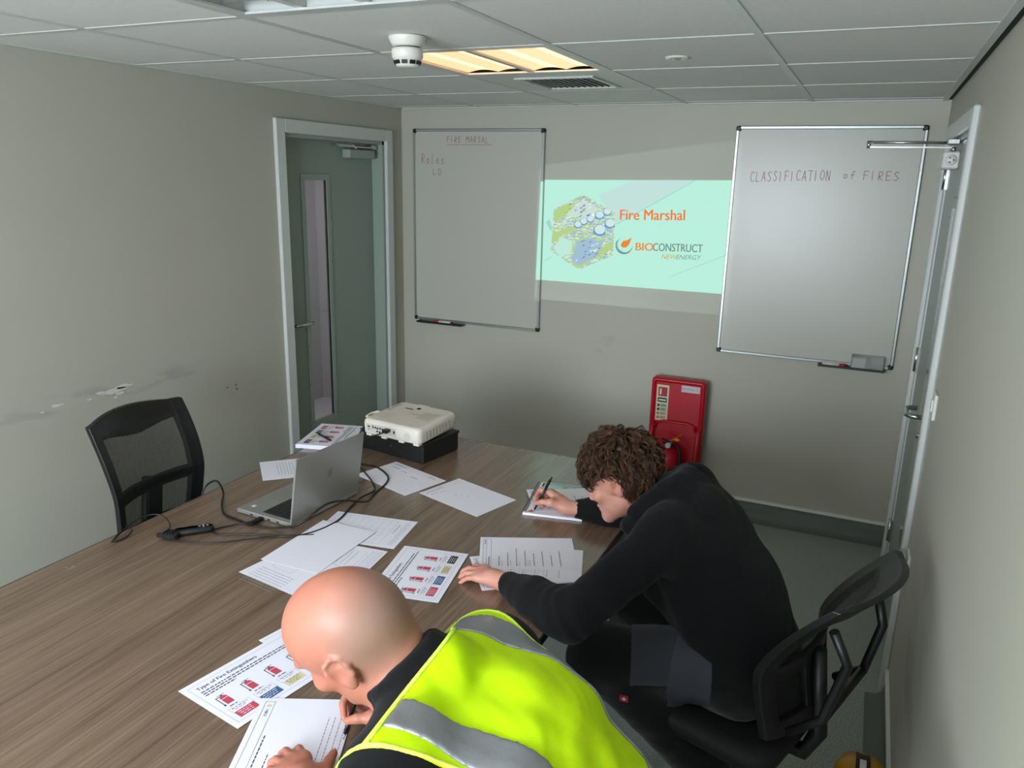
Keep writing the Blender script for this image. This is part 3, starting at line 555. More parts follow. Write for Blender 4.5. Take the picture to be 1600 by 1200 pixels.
def f_quiz(p, w, h, t, z):      # portrait answer sheet: header box at top, short question lines
    frame(p, .012, h-.036, w-.012, h-.010, z); p.rect(.012, h-.021, w-.012, h-.0202, z, 1); dashes(p, w-.05, h-.0185, .032, .004, z, 2); dashes(p, .02, h-.031, .06, .003, z, 1)
    for k in range(8):
        y = h-.062-k*.027; dashes(p, .02, y, random.uniform(.06, .12), .0024, z, 1)
        for r in range(random.choice((0, 1, 2))): dashes(p, .022, y-.008-r*.006, random.uniform(.02, .045), .0016, z, 2)
def f_quiz_hand(p, w, h, t, z):
    frame(p, .012, h-.034, w-.012, h-.012, z, .0008); dashes(p, w-.06, h-.026, .022, .006, z, 2); p.rect(w-.03, h-.028, w-.022, h-.018, z, 5); dashes(p, .02, h-.044, .16, .0028, z, 1)
    for k in range(4): y = h-.066-k*.028; dashes(p, .02, y, random.uniform(.09, .13), .0022, z, 1)
    for k in range(4):
        y = h-.165-k*.013; dashes(p, .02, y, .22, .0016, z, 8)
def f_table(p, w, h, t, z):
    frame(p, .014, .016, w-.06, h-.016, z, .0006, 2)
    for k in range(1, 9): x = .014+(w-.074)*k/9; p.rect(x, .016, x+.0005, h-.016, z, 2)
    for k in (0.35, .62): p.rect(.014, .016+(h-.032)*k, w-.06, .0165+(h-.032)*k, z, 2)
    for k in range(3): p.rect(w-.030+k*.006, .02, w-.0294+k*.006, h-.02, z, 1)
    dashes(p, .10, w-.048, .07, .0022, z, 1, horiz=False)
def f_form(p, w, h, t, z):
    p.rect(.01, h-.012, w-.01, h-.0113, z, 1); p.rect(.01, h-.026, w-.01, h-.0253, z, 1); dashes(p, .02, h-.022, .07, .004, z, 1); dashes(p, w-.08, h-.022, .04, .004, z, 2)
    dashes(p, .03, h-.048, .05, .004, z, 1); dashes(p, .10, h-.056, .03, .003, z, 1); dashes(p, .17, h-.07, .04, .003, z, 1)
    for k in range(7): p.rect(.02, h-.08-k*.017, w-.02, h-.0795-k*.017, z, 2)
def f_sparse(p, w, h, t, z):
    p.rect(.01, h-.012, w-.01, h-.0113, z, 1); p.rect(.01, h-.028, w-.01, h-.0273, z, 1); dashes(p, .02, h-.022, .08, .004, z, 2); dashes(p, .02, h-.045, .04, .003, z, 2); dashes(p, .06, h-.052, .03, .002, z, 2)
    for k in range(3): dashes(p, .08+.01*k, h-.11-.02*k, .012, .0026, z, 2)
def f_logo(p, w, h, t, z):
    c = (.115, .225); n = 26
    for k in range(n):
        a, b = 2*math.pi*k/n, 2*math.pi*(k+1)/n
        p.add([(c[0]+r*math.cos(q)*1.0, c[1]+r*math.sin(q), z) for q, r in ((a, .034), (b, .034), (b, .036), (a, .036))], [(0, 1, 2, 3)], 7)
    p.add([(c[0]+.013+.014*math.cos(2*math.pi*k/12)*random.uniform(.7, 1.1), c[1]-.008+.016*math.sin(2*math.pi*k/12)*random.uniform(.7, 1.1), z) for k in range(12)], [tuple(range(12))], 7)
    for k in range(5): dashes(p, .14+.005*k, .155+.0*k, .06, .0016, z, 2, horiz=False) if k == 4 else dashes(p, .175, .152+k*.007, .03, .0018, z, 2, horiz=False)
    dashes(p, .150, .100, .03, .003, z, 1)
def f_lines(p, w, h, t, z):
    p.rect(.008, h-.014, w-.008, h-.0133, z, 1)
    for k in range(3): dashes(p, .03, h-.04-k*.012, .14, .0024, z, 1)
    frame(p, .05, h-.13, .13, h-.09, z, .0006, 2)
    for k in range(8): dashes(p, .03, h-.15-k*.012, .14, .0018, z, 2)
def f_doc(p, w, h, t, z):
    for k in range(4): x = w-.012-k*.010; p.rect(x, .012, x+.0008, h-.012, z, 1 if k != 2 else 2)
    frame(p, .03, h*.55, w-.055, h-.03, z, .0006, 2)
    for k in range(6): dashes(p, h*.58, .04+k*.017, .09, .0018, z, 2, horiz=False)
def f_rules(p, w, h, t, z):
    p.rect(.006, h-.012, w-.006, h-.0115, z, 1); p.rect(.006, h-.026, w-.006, h-.0255, z, 1)
    for k in range(9): p.rect(.01, h-.04-k*.018, w-.01, h-.0395-k*.018, z, 2)
    for k in range(6): dashes(p, .02, h-.05-k*.036, .06, .002, z, 2)
paper('printed sheet half hidden behind the open laptop', .622, -2.10, -45, .21, .297, 0, f_lines)
paper('form with ruled rows between the laptop and the projector box', 1.044, -2.033, -17.5, .298, .208, 0, f_form)
paper('nearly blank white sheet alone in the middle of the far table', 1.647, -2.167, 72.5, .208, .300, 0, f_sparse)
paper('table-ruled sheet at the back of the fan beside the laptop', 1.23, -2.554, 9.8, .298, .21, 0, f_table)
paper('sheet with header lines, right side of the fan beside the laptop', 1.342, -2.845, 6.3, .21, .297, 1, f_doc)
paper('faintly printed sheet poking out lower left of the fan beside the laptop', 1.201, -2.837, -8.6, .297, .21, 2, f_lines)
paper('mostly blank sheet with a pale yellow ring emblem, top of the fan', 1.204, -2.748, 1.0, .21, .312, 3, f_logo, curl=.003)
paper('fire extinguisher types sheet at the young man left hand', 1.812, -2.727, 101.3, .302, .212, 3, f_ext)
paper('sheet lying lowest under the young man left hand', 2.125, -2.43, 127, .21, .297, 0, f_quiz)
paper('sheet with ruled lines jutting out towards the table edge under the quiz sheet', 2.129, -2.441, 107.8, .21, .297, 1, f_rules)
paper('quiz sheet on top of the pile under the young man arm', 2.095, -2.372, 115.3, .215, .30, 2, f_quiz)
paper('fire extinguisher types sheet beside the bald man head', 1.683, -3.357, 80.0, .298, .212, 2, f_ext)
paper('sheet mostly hidden behind the bald man head', 1.700, -3.125, 78, .297, .21, 0, f_rules)
paper('question sheet with blue handwriting under the bald man hands', 1.979, -3.443, 114.3, .30, .212, 4, f_quiz_hand)
# printed booklet pile
t = thing('paper_pile', 'pile of printed extinguisher sheets at the far left end of the table', 'paper pile', (.553, -1.607, TZ), R(-73.7))
for k in range(6):
    MB().bbox((0, 0, .0005+k*.0028), (.297, .21, .0030+k*.0028), .0004, M4=Matrix.Translation((random.uniform(-.003, .003), random.uniform(-.003, .003), 0))).build('sheet_bundle', M['paper'], t)
p = MB(); f_ext(p, .297, .21, t, .0178); p.build('print', PM, t)
for c in t.children:
    if c.name.startswith('heading'): pass
def pen(label, a, b, name='pen', body='#101011', r=.0048):
    a = Vector(a); b = Vector(b); L = (b-a).length; q = (b-a).to_track_quat('Z', 'Y')
    t = thing(name, label, 'pen', a, rot=q.to_euler())
    m = mat('pen_black', body, .3)
    MB().tube([(0, 0, 0), (0, 0, .012)], [.0007, .0030], 12).build('tip', M['chrome'], t)
    MB().tube([(0, 0, .012), (0, 0, .05)], [.0038, r], 14).build('grip', m, t)
    MB().tube([(0, 0, .05), (0, 0, L-.012)], [r, r*.95], 14).build('barrel', m, t)
    MB().tube([(0, 0, L-.012), (0, 0, L)], [r*.7, r*.6], 12).build('push_button', m, t)
    MB().box((r, -.0018, L-.045), (r+.0022, .0018, L-.012)).box((r*.6, -.0018, L-.016), (r+.0022, .0018, L-.012)).build('clip', M['chrome'] if body == '#101011' else m, t)
    return t
pen('black and red pen lying on the pile of extinguisher sheets', (.62, -1.735, TZ+.0235), (.752, -1.800, TZ+.0235))
# spiral notebook
t = thing('spiral_notebook', 'spiral-bound booklet with a teal cover picture in front of the young man', 'notebook', (1.782, -2.078, TZ), R(11.4))
MB().bbox((0, 0, .0006), (.21, .297, .0085), .0006).build('pages', M['paper'], t)
MB().box((0, 0, .0085), (.21, .297, .0092)).build('cover', M['paper'], t)
p = MB(); z = .0094; p.rect(.02, .235, .205, .285, z, 0); p.rect(.02, .285, .2, .290, z, 1); p.rect(.02, .255, .026, .290, z, 1); p.rect(.10, .238, .195, .272, z+.0002, 2)
for k in range(10): a = random.uniform(.03, .17); b = random.uniform(.24, .27); p.rect(a, b, a+random.uniform(.01, .03), b+random.uniform(.004, .01), z+.0003, random.choice((0, 2, 3)))
p.add([(.012, .012, z), (.04, .012, z), (.026, .036, z)], [(0, 1, 2)], 4)
p.build('cover_picture', [mat('teal_pale', '#a9d3c8', .5), M['ink'], mat('teal_mid', '#6fa79b', .5), mat('teal_light', '#d3ebe4', .5), mat('warn_red', '#b06a5c', .6)], t)
for k in range(34):
    y = .010+k*.0084; pts = [(.004+.0068*math.cos(a), y, .0060+.0075*math.sin(a)) for a in [R(x) for x in range(0, 361, 45)]]
    MB().tube(pts, .0011, 5, cap=False).build('binding_ring', M['black'], t)
paper('printed question sheet the young man is writing on, over the spiral booklet', 2.060, -1.910, 120.7, .20, .285, 0, f_quiz, z=TZ+.0108)
# ------------------------------------------------------------------ laptop
t = thing('laptop', 'open silver laptop seen from behind its lid, facing the empty chair', 'laptop', (1.034, -2.352, TZ), R(-4))
Wl, Dl = .345, .242    # local: x = towards hinge, y = width
MB().bbox((-Dl/2-.01, -Wl/2, .002), (Dl/2, Wl/2, .017), .003).build('base', M['silver'], t)
kb = MB().box((-.03, -.150, .0168), (.095, .150, .0176)).build('keyboard', M['dark_key'], t)
ks = MB()
for r in range(6):
    for c in range(15): ks.box((-.027+r*.0202, -.147+c*.0197, .0176), (-.027+r*.0202+.0172, -.147+c*.0197+.0168, .0190))
ks.build('key', mat('key_cap', '#242627', .45), kb)
MB().box((-.115, -.055, .0169), (-.045, .055, .0174)).build('touchpad', mat('touchpad_silver', '#9c9d97', .3, metal=.5), t)
MB().box((-.10, -.135, .0170), (-.085, -.120, .0174)).build('sticker', M['white_plastic'], t)
for px_ in (-.06, -.02, .02, .06): MB().box((px_-.006, -Wl/2-.0006, .006), (px_+.006, -Wl/2+.0006, .011)).build('port', M['black'], t)
lidM = Matrix.Translation((Dl/2-.003, 0, .013)) @ Matrix.Rotation(R(9), 4, 'Y')
MB().bbox((-.004, -Wl/2, .004), (.003, Wl/2, .238), .003, M4=lidM).build('lid', M['silver'], t)
lid = t.children[-1]
MB().box((-.0048, -Wl/2+.008, .018), (-.0040, Wl/2-.008, .230), M4=lidM).build('screen', M['screen'], lid)
lg = MB(); lgm = mat('lid_emblem_grey', '#807f78', .25, metal=.6)
rm = lidM @ Matrix(((0, 0, 1, .0032), (1, 0, 0, 0), (0, 1, 0, .135), (0, 0, 0, 1)))
for sx in (-.009, -.003, .003, .009): lg.add([rm @ Vector(v) for v in ((sx-.0012, -.014, 0), (sx+.0006, -.014, 0), (sx+.0052, .014, 0), (sx+.0034, .014, 0))], [(0, 1, 2, 3)])
lg.build('lid_emblem', lgm, lid)
# ------------------------------------------------------------------ projector on box file
bt = thing('box_file', 'flat black leatherette box under the projector', 'box', (1.070, -1.668, TZ), R(-10))
MB().bbox((-.175, -.118, 0), (.175, .118, .082), .006).build('box_body', M['leather'], bt)
MB().bbox((-.178, -.121, .076), (.178, .121, .088), .004).build('lid', M['leather'], bt)
MB().tube([(0, -.118, .045), (0, -.1215, .045)], .0045, 12).build('stud', M['chrome'], bt)
pj = thing('projector', 'cream white desktop projector on the flat black box', 'projector', (1.095, -1.70, TZ+.0885), rot=(R(2.5), 0, R(-6)))
hw, hd = .148, .135
sh_ = MB()
def rrect(hx, hy, r, n=6):
    P = []
    for cx, cy, a0 in ((hx-r, hy-r, 0), (-hx+r, hy-r, 90), (-hx+r, -hy+r, 180), (hx-r, -hy+r, 270)):
        for k in range(n+1): a = R(a0+90*k/n); P.append((cx+r*math.cos(a), cy+r*math.sin(a)))
    return P
def loft(mb, rings, mi=0, sm=True, capb=True, capt=True):
    n = len(rings[0]); vs = [v for r in rings for v in r]; fs = [(i*n+k, i*n+(k+1) % n, (i+1)*n+(k+1) % n, (i+1)*n+k) for i in range(len(rings)-1) for k in range(n)]
    b = len(mb.v); mb.add(vs, fs, mi, sm)
    if capb: mb.f.append(tuple(b+k for k in range(n))[::-1]); mb.m.append(mi); mb.sm.append(False)
    if capt: mb.f.append(tuple(b+len(vs)-n+k for k in range(n))); mb.m.append(mi); mb.sm.append(False)
loft(sh_, [[(x, y, z) for x, y in rrect(hw-i, hd-i, .022)] for i, z in ((.014, .010), (.004, .012), (.0, .018), (0, .060), (.002, .069), (.007, .075), (.014, .078))])
sh_.build('casing', M['cream_plastic'], pj)
foot = MB()
for x, y in ((-.12, -.105), (.12, -.105), (0, .11)): foot.tube([(x, y, -.001), (x, y, .012)], .010, 12)
for x in (-.12, -.04, .05, .125): foot.bbox((x-.014, -hd+.004, .003), (x+.014, -hd+.03, .013), .002)
foot.build('foot', M['cream_plastic'], pj)
pt = MB(); pt.box((-.125, -hd-.0012, .026), (.028, -hd, .060)); pt.build('connector_panel', mat('connector_panel_grey', '#c4c0b8', .4), pj); cpn = pj.children[-1]
for x, w_, z, h_, rnd in ((-.112, .012, .048, .006, 0), (-.112, .005, .036, .004, 0), (-.09, .005, .048, .012, 0), (-.077, .005, .048, .006, 1), (-.066, .005, .046, .006, 1), (-.068, .008, .033, .008, 1), (-.055, .008, .032, .008, 1), (-.052, .01, .048, .006, 0), (-.035, .016, .046, .008, 0), (-.01, .018, .046, .009, 0), (.02, .007, .044, .012, 0)):
    q = MB()
    if rnd: q.tube([(x, -hd-.001, z), (x, -hd-.003, z)], .0042, 12)
    else: q.box((x-w_/2, -hd-.0022, z-h_/2), (x+w_/2, -hd-.001, z+h_/2))
    q.build('socket', M['black'], cpn)
gl = MB()
for k in range(7): gl.tube([(.085, -hd-.0005, .037), (.085, -hd-.0015-.0002*k, .037)], .0185-.0026*k, 24, mi=k % 2)
gl.build('speaker_grille', [M['cream_plastic'], mat('grille_grey', '#b5b0a6', .6)], pj)
tpz = .0785
d = MB(); d.box((-.07, .055, tpz-.001), (-.03, .062, tpz+.0003)); d.tube([(-.012, .078, tpz-.001), (-.012, .078, tpz+.001)], .010, 16); d.box((-.045, .10, tpz-.001), (.01, .128, tpz+.0002), 1); d.build('focus_slider', [M['black'], M['white_plastic']], pj)
d = MB()
for k in range(9): dashes(d, .045, .05-k*.010, .075, .003, tpz, 0)
for k in range(3): dashes(d, -.12, -.04-k*.02, .07, .0025, tpz, 0)
for k in range(11): d.rect(-.13, .0+k*.009, -.112, .0042+k*.009, tpz, 0)
d.build('top_print', mat('faint_grey_print', '#9a968c', .5), pj)
text('maker_name', 'EPSON', .016, Matrix.Translation((-.005, .004, tpz+.0003)), mat('faint_grey_print', '#9a968c', .5), pj)
v_ = MB()
for k in range(8): v_.box((hw-.0006, -.09+k*.022, .022), (hw+.0006, -.076+k*.022, .056))
v_.build('side_vent', mat('vent_shadow', '#b9b3a8', .6), pj)
le = MB(); le.tube([(-.04, hd-.004, .045), (-.04, hd+.006, .045)], .030, 28); le.build('lens_ring', M['black'], pj); MB().tube([(-.04, hd+.005, .045), (-.04, hd+.008, .045)], .022, 24).build('lens', em('lens_glow', '#e6fff4', 2.0), pj)
hd_ = MB(); hd_.tube([(-hw+.01, -.09, .062), (-hw-.018, -.085, .066), (-hw-.026, -.05, .066), (-hw-.018, -.015, .066), (-hw+.01, -.01, .062)], .006, 10); hd_.build('side_loop', M['cream_plastic'], pj)
# the projector's own beam: the dim rectangle around the picture
pb = bpy.data.lights.new('projector_beam', 'SPOT'); pb.energy = 22; pb.spot_size = R(110); pb.spot_blend = 0; pb.shadow_soft_size = .002; pb.color = (.75, 1, .92)
pbo = bpy.data.objects.new('projector_beam', pb); COL.objects.link(pbo); PX, PY, PZ = 1.075, -1.53, .885; pbo.location = (PX, PY, PZ); pbo.rotation_euler = (R(90), 0, 0)
pb.use_nodes = True; N, L = pb.node_tree.nodes, pb.node_tree.links; emn = N['Emission']
tc = N.new('ShaderNodeTexCoord'); sp = N.new('ShaderNodeSeparateXYZ'); L.new(tc.outputs['Normal'], sp.inputs[0])
def mth(op, a, b):
    n = N.new('ShaderNodeMath'); n.operation = op
    for i, v in enumerate((a, b)):
        if isinstance(v, (int, float)): n.inputs[i].default_value = v
        else: L.new(v, n.inputs[i])
    return n.outputs[0]
az = mth('ABSOLUTE', sp.outputs[2], 0); D_ = -PY
wx = mth('ADD', mth('MULTIPLY', mth('DIVIDE', sp.outputs[0], az), D_), PX); wz = mth('ADD', mth('MULTIPLY', mth('DIVIDE', sp.outputs[1], az), D_), PZ)
inside = mth('MULTIPLY', mth('MULTIPLY', mth('GREATER_THAN', wx, .945), mth('LESS_THAN', wx, 2.115)), mth('MULTIPLY', mth('GREATER_THAN', wz, 1.168), mth('LESS_THAN', wz, mth('ADD', mth('MULTIPLY', wx, .135), 1.826))))
L.new(mth('MULTIPLY', inside, 1.0), emn.inputs['Strength'])
# ------------------------------------------------------------------ cables, presenter
def cable(name, label, pts, r, group=None):
    cu = []; P = [Vector(p) for p in pts]; P = [P[0]*2-P[1]]+P+[P[-1]*2-P[-2]]
    for i in range(1, len(P)-2):
        for k in range(6):
            u = k/6; a, b, c, d = P[i-1], P[i], P[i+1], P[i+2]
            cu.append(.5*((2*b)+(c-a)*u+(2*a-5*b+4*c-d)*u*u+(3*b-a-3*c+d)*u**3))
    cu.append(P[-2]); o = MB().tube(cu, r, 8).build(name, M['cable']); return tag(o, label, 'cable', group)
z = TZ+.004
c1 = cable('power_cable', 'black cable from the empty chair side looping to the laptop ports', [(.66, -2.46, .70), (.672, -2.44, z+.02), (.69, -2.40, z+.035), (.75, -2.43, z+.012), (.80, -2.49, z), (.87, -2.55, z), (.94, -2.565, z), (1.02, -2.575, z), (1.10, -2.56, z+.002), (1.19, -2.545, z+.03), (1.235, -2.47, z+.075), (1.25, -2.38, z+.06), (1.245, -2.25, z+.006), (1.22, -2.16, z), (1.205, -2.06, z), (1.165, -1.99, z), (1.07, -1.93, z), (.985, -1.93, z), (.93, -1.91, z)], .0036)
c2 = cable('video_cable', 'black video cable from the laptop side up to the projector socket', [(1.012, -2.545, TZ+.0085), (.995, -2.575, TZ+.009), (.955, -2.61, z), (.93, -2.66, z), (.97, -2.675, z), (1.06, -2.63, z), (1.17, -2.59, z), (1.225, -2.53, z), (1.245, -2.42, z), (1.215, -2.30, z), (1.20, -2.22, z+.001), (1.195, -2.12, z), (1.04, -1.98, z), (.90, -1.89, TZ+.02), (.93, -1.87, TZ+.06), (1.04, -1.873, TZ+.117), (1.075, -1.845, TZ+.131)], .0030)
pl_ = MB(); pl_.tube([(.05-.06, 0, 0), (0, 0, 0)], .008); 
q = MB(); q.bbox((1.070-.013, -1.865, TZ+.125), (1.070+.013, -1.836, TZ+.139), .003); q.build('plug', M['black'], c2)
q = MB(); q.bbox((1.003, -2.585, TZ+.003), (1.021, -2.527, TZ+.014), .002); q.build('plug', M['black'], c2)
c3 = cable('presenter_cable', 'thin black cable looping at the table edge beside the small remote', [(.712, -2.87, z), (.700, -2.84, z+.003), (.695, -2.80, z+.012), (.71, -2.79, z+.006), (.725, -2.83, z), (.715, -2.865, z), (.70, -2.83, z+.01), (.70, -2.74, z+.03), (.74, -2.70, z+.03), (.79, -2.71, z+.012), (.835, -2.765, z+.006)], .0022)
c4 = cable('charger_cable', 'thin black cable from the small remote along the table towards the laptop', [(.86, -2.775, z), (.93, -2.76, z), (1.0, -2.73, z), (1.08, -2.66, z), (1.15, -2.60, z), (1.24, -2.54, z)], .0022)
c5 = cable('projector_power_cable', 'black power cable behind the laptop lid running to the projector side', [(.945, -1.765, TZ+.135), (.92, -1.775, TZ+.12), (.90, -1.80, TZ+.07), (.925, -1.85, TZ+.01), (.955, -1.90, z), (.93, -1.98, z), (.90, -2.02, z)], .0035)
t = thing('presenter_remote', 'small black remote with silver buttons on the table near the empty chair', 'remote control', (.885, -2.70, TZ), R(48))
rb = MB(); loft(rb, [[(x*(1-.18*math.sin((x/.06)*1.6)*0), y, z_) for x, y in rrect(.062-i, .019-i, .017)] for i, z_ in ((.004, .0), (0, .004), (0, .014), (.004, .020), (.009, .022))]); rb.build('body', M['black'], t)
bt_ = MB()
for a, b in ((.03, .006), (.03, -.006), (.042, 0), (.018, 0)): bt_.tube([(a, b, .0215), (a, b, .0232)], .0042, 12)
bt_.build('button', mat('button_silver', '#8f9594', .4, metal=.3), t)
t = thing('black_adapter_plug', 'black ribbed plug lying next to the small remote', 'plug', (.855, -2.765, TZ), R(15))
MB().bbox((-.024, -.014, .001), (.024, .014, .026), .006).build('body', M['black'], t); rr_ = MB()
for k in range(4): rr_.box((-.020+k*.010, -.0152, .004), (-.016+k*.010, .0152, .0275))
rr_.build('rib', M['black'], t); MB().bbox((-.05, -.007, .004), (-.024, .007, .016), .003).build('cable_boot', M['black'], t)
# ------------------------------------------------------------------ mesh-back office chairs
def mesh_mat():
    m = bpy.data.materials.new('chair_mesh'); m.use_nodes = True; N, L = nodes(m); b = N['Principled BSDF']; b.inputs['Base Color'].default_value = lin('#1b1d1c'); b.inputs['Roughness'].default_value = .7
    tc = N.new('ShaderNodeTexCoord'); outs = []
    for s in ('X', 'Z'):
        w = N.new('ShaderNodeTexWave'); w.wave_type = 'BANDS'; w.bands_direction = 'X' if s == 'X' else 'Z'; w.inputs['Scale'].default_value = 75; L.new(tc.outputs['UV' if False else 'Object'], w.inputs[0]); outs.append(w.outputs['Fac'])
    mx = N.new('ShaderNodeMath'); mx.operation = 'MAXIMUM'; L.new(outs[0], mx.inputs[0]); L.new(outs[1], mx.inputs[1])
    r = N.new('ShaderNodeMapRange'); L.new(mx.outputs[0], r.inputs[0]); r.inputs[1].default_value = .70; r.inputs[2].default_value = .82
    L.new(r.outputs[0], b.inputs['Alpha']); return m
M['mesh'] = mesh_mat()
def chair(label, loc, rz, seat_z=.46, back_s=1.0, dz=0, lean=1.6, lumbar=True):
    t = thing('office_chair', label, 'chair', loc, rz)     # local: faces +Y, back at -Y ; x = width
    seat = MB(); loft(seat, [[(x, y*1.0+.02, z+.012*((y/.23)**2)) for x, y in rrect(.235-i, .235-i, .08)] for i, z in ((.03, seat_z-.055), (.006, seat_z-.045), (0, seat_z-.02), (.008, seat_z-.002), (.04, seat_z+.008))]); seat.build('seat', M['black_matte'], t)
    def bp(u, v):          # u across -1..1, v 0..1 up: back surface
        z = seat_z+.10+dz+v*.50*back_s; half = .195+.028*math.sin(min(v, 1)*2.0)
        y = -.20-.03*math.sin(v*math.pi*.9)*-1-.02-.19*max(0, v-.42)**1.25*lean+.055*abs(u)**2.2
        return (u*half, y, z)
    def sheet(u0, u1, v0, v1, th, mb, mi=0, nu=10, nv=14, f=None):
        vs = []
        for j in range(nv+1):
            for i in range(nu+1):
                u = u0+(u1-u0)*i/nu; v = v0+(v1-v0)*j/nv
                if f: u, v = f(i/nu, j/nv)
                x, y, z = bp(u, v); vs.append((x, y, z))
        q = len(vs); vs += [(x, y-th, z) for x, y, z in vs]; fs = []
        for j in range(nv):
            for i in range(nu):
                a = j*(nu+1)+i; fs += [(a, a+nu+1, a+nu+2, a+1), (q+a, q+a+1, q+a+nu+2, q+a+nu+1)]
        for j in range(nv): a = j*(nu+1); b = a+nu; fs += [(a, q+a, q+a+nu+1, a+nu+1), (b, b+nu+1, q+b+nu+1, q+b)]
        for i in range(nu): a = i; b = nv*(nu+1)+i; fs += [(a, a+1, q+a+1, q+a), (b, q+b, q+b+1, b+1)]
        mb.add(vs, fs, mi, False)
    fr = MB()
    sheet(-1, -.78, 0, 1, .022, fr, nu=2, nv=18); sheet(.78, 1, 0, 1, .022, fr, nu=2, nv=18)
    sheet(-.80, .80, 0, .10, .02, fr, nv=2); sheet(-.8, .8, .36, .46, .02, fr, nv=2)
    sheet(-.8, .8, .86, 1, .022, fr, nu=16, nv=3, f=lambda a, b: (-.8+1.6*a, (.86-.05*math.sin(a*math.pi)**2+.015*a)+(1.0+.0*a+.03*math.sin(a*math.pi)-(.86-.05*math.sin(a*math.pi)**2+.015*a))*b))
    sheet(-.22, .10, .08, .38, .018, fr, nu=3, nv=3)
    fr.build('back_frame', M['black'], t, bevel=.003)
    ms = MB(); sheet(-.80, .80, .44, .90, .0012, ms); sheet(-.80, .80, .08, .38, .0012, ms); ms.build('back_mesh', M['mesh'], t)
    sp = MB(); sp.tube([bp(0, .45)[:1]+(bp(0, .45)[1]-.03, bp(0, .45)[2]), (0, -.25, seat_z+.05+dz), (0, -.22, seat_z-.07), (0, -.05, seat_z-.09)], [.018, .024, .024, .022], 12); sp.build('spine_bracket', M['black'], t)
    lp = MB()
    if lumbar:
     for sx in (-.16, .16): lp.tube([(sx, -.225, seat_z+.13+dz), (sx*.9, -.30, seat_z+.20+dz), (sx*.8, -.335, seat_z+.36+dz), (sx*.95, -.30, seat_z+.45+dz)], .013, 8)
    if lumbar:
     lp.tube([(-.145, -.30, seat_z+.2+dz), (.145, -.30, seat_z+.2+dz)], .013, 8); lp.build('lumbar_frame', M['black'], t)
    pc = MB(); pc.tube([(0, 0, .09), (0, 0, .22)], .028, 16); pc.tube([(0, 0, .22), (0, 0, seat_z-.05)], .014, 14, mi=1); pc.bbox((-.08, -.11, seat_z-.09), (.08, .11, seat_z-.05), .008); pc.build('gas_lift', [M['black'], M['chrome']], t)
    lv = MB(); lv.tube([(.06, .03, seat_z-.07), (.20, .03, seat_z-.075), (.25, .03, seat_z-.085)], .006, 8); lv.build('height_lever', M['black'], t)
    for k in range(5):
        a = R(72*k+38); c, s = math.cos(a), math.sin(a)
        MB().tube([(c*.02, s*.02, .105), (c*.30, s*.30, .07)], [.022, .015], 8).build('base_leg', M['black'], t)
        w_ = MB(); x, y = c*.295, s*.295; w_.tube([(x, y, .065), (x, y, .05)], .008, 8); w_.tube([(x-s*.022, y+c*.022, .027), (x+s*.022, y-c*.022, .027)], .027, 16); w_.build('castor', M['black'], t)
    return t
chair('empty black mesh-back office chair on the left side of the table', (.60, -2.425, 0), R(-86), .485, .95, -.05, .75, False)
chair('black office chair the young man in the black hoodie sits on', (2.575, -2.33, 0), R(72), .44, .88, -.045)
chair('black office chair under the man in the yellow vest', (2.48, -3.36, 0), R(84), .47, .8, -.06)
# ------------------------------------------------------------------ red extinguisher stand
t = thing('extinguisher_stand', 'red plastic fire extinguisher stand leaning at the back wall', 'stand', (1.885, -.06, 0))
sx, sy = .155, .0
sp_ = []
def ringxz(hx, z0, z1, r, y, n=6):
    P = []
    for cx, cz, a0 in ((hx-r, z1-r, 0), (-hx+r, z1-r, 90), (-hx+r, z0+r, 180), (hx-r, z0+r, 270)):
        for k in range(n+1): a = R(a0+90*k/n); P.append((cx+r*math.cos(a), y, cz+r*math.sin(a)))
    return P
st = MB(); loft(st, [ringxz(.155, .0, .80, .022, -.005), ringxz(.155, .0, .80, .022, -.040), ringxz(.150, .005, .795, .020, -.056), ringxz(.140, .02, .785, .016, -.060), ringxz(.132, .03, .777, .014, -.052), ringxz(.128, .035, .773, .012, -.048)], capb=True, capt=True); st.build('back_panel', M['red'], t)
lo_ = MB()   # raised flanks of the lower bay
for s in (-1, 1): loft(lo_, [[(s*(.105+.03*(q in (1, 2))), -.045-.085*(q in (2, 3)), z) for q in range(4)][::s] for z in (.02, .50)] if False else [[(s*.118, -.050, z), (s*.148, -.050, z), (s*.146, -.050-.06*(1-max(0, z-.42)/.12 if z > .42 else 1), z), (s*.122, -.050-.055*(1-max(0, z-.42)/.12 if z > .42 else 1), z)][::-s] for z in (.02, .2, .42, .50, .538)], sm=True)
lo_.build('side_flange', M['red'], t)
ba = MB(); ba.bbox((-.155, -.25, 0), (.155, -.04, .07), .02); ba.build('base_tub', M['red'], t)
arc_ = MB(); arc_.tube([(-.118, -.052, .50), (-.105, -.056, .535), (-.07, -.058, .548), (.07, -.058, .548), (.105, -.056, .535), (.118, -.052, .50)], .008, 8); arc_.build('bay_ridge', M['red'], t)
ys = -.0495
s1 = MB(); s1.box((-.122, ys, .545), (-.052, ys+.002, .757)); s1.build('instruction_sign', mat('sign_cream', '#cfcaa6', .4), t)
s1 = MB(); y_ = ys-.0006
def r2(a, b, c, d, mi, yy=None): s1.add([(a, yy or y_, b), (c, yy or y_, b), (c, yy or y_, d), (a, yy or y_, d)], [(0, 1, 2, 3)], mi)
r2(-.113, .690, -.061, .745, 0); r2(-.114, .655, -.061, .682, 1); r2(-.104, .70, -.095, .732, 2, y_-.0004); r2(-.101, .732, -.098, .738, 2, y_-.0004)
for k in range(4): r2(-.114, .628-k*.024, -.100, .643-k*.024, 1 if k < 2 else 3); r2(-.096, .626-k*.024, -.060, .645-k*.024, 4 if k < 2 else 5)
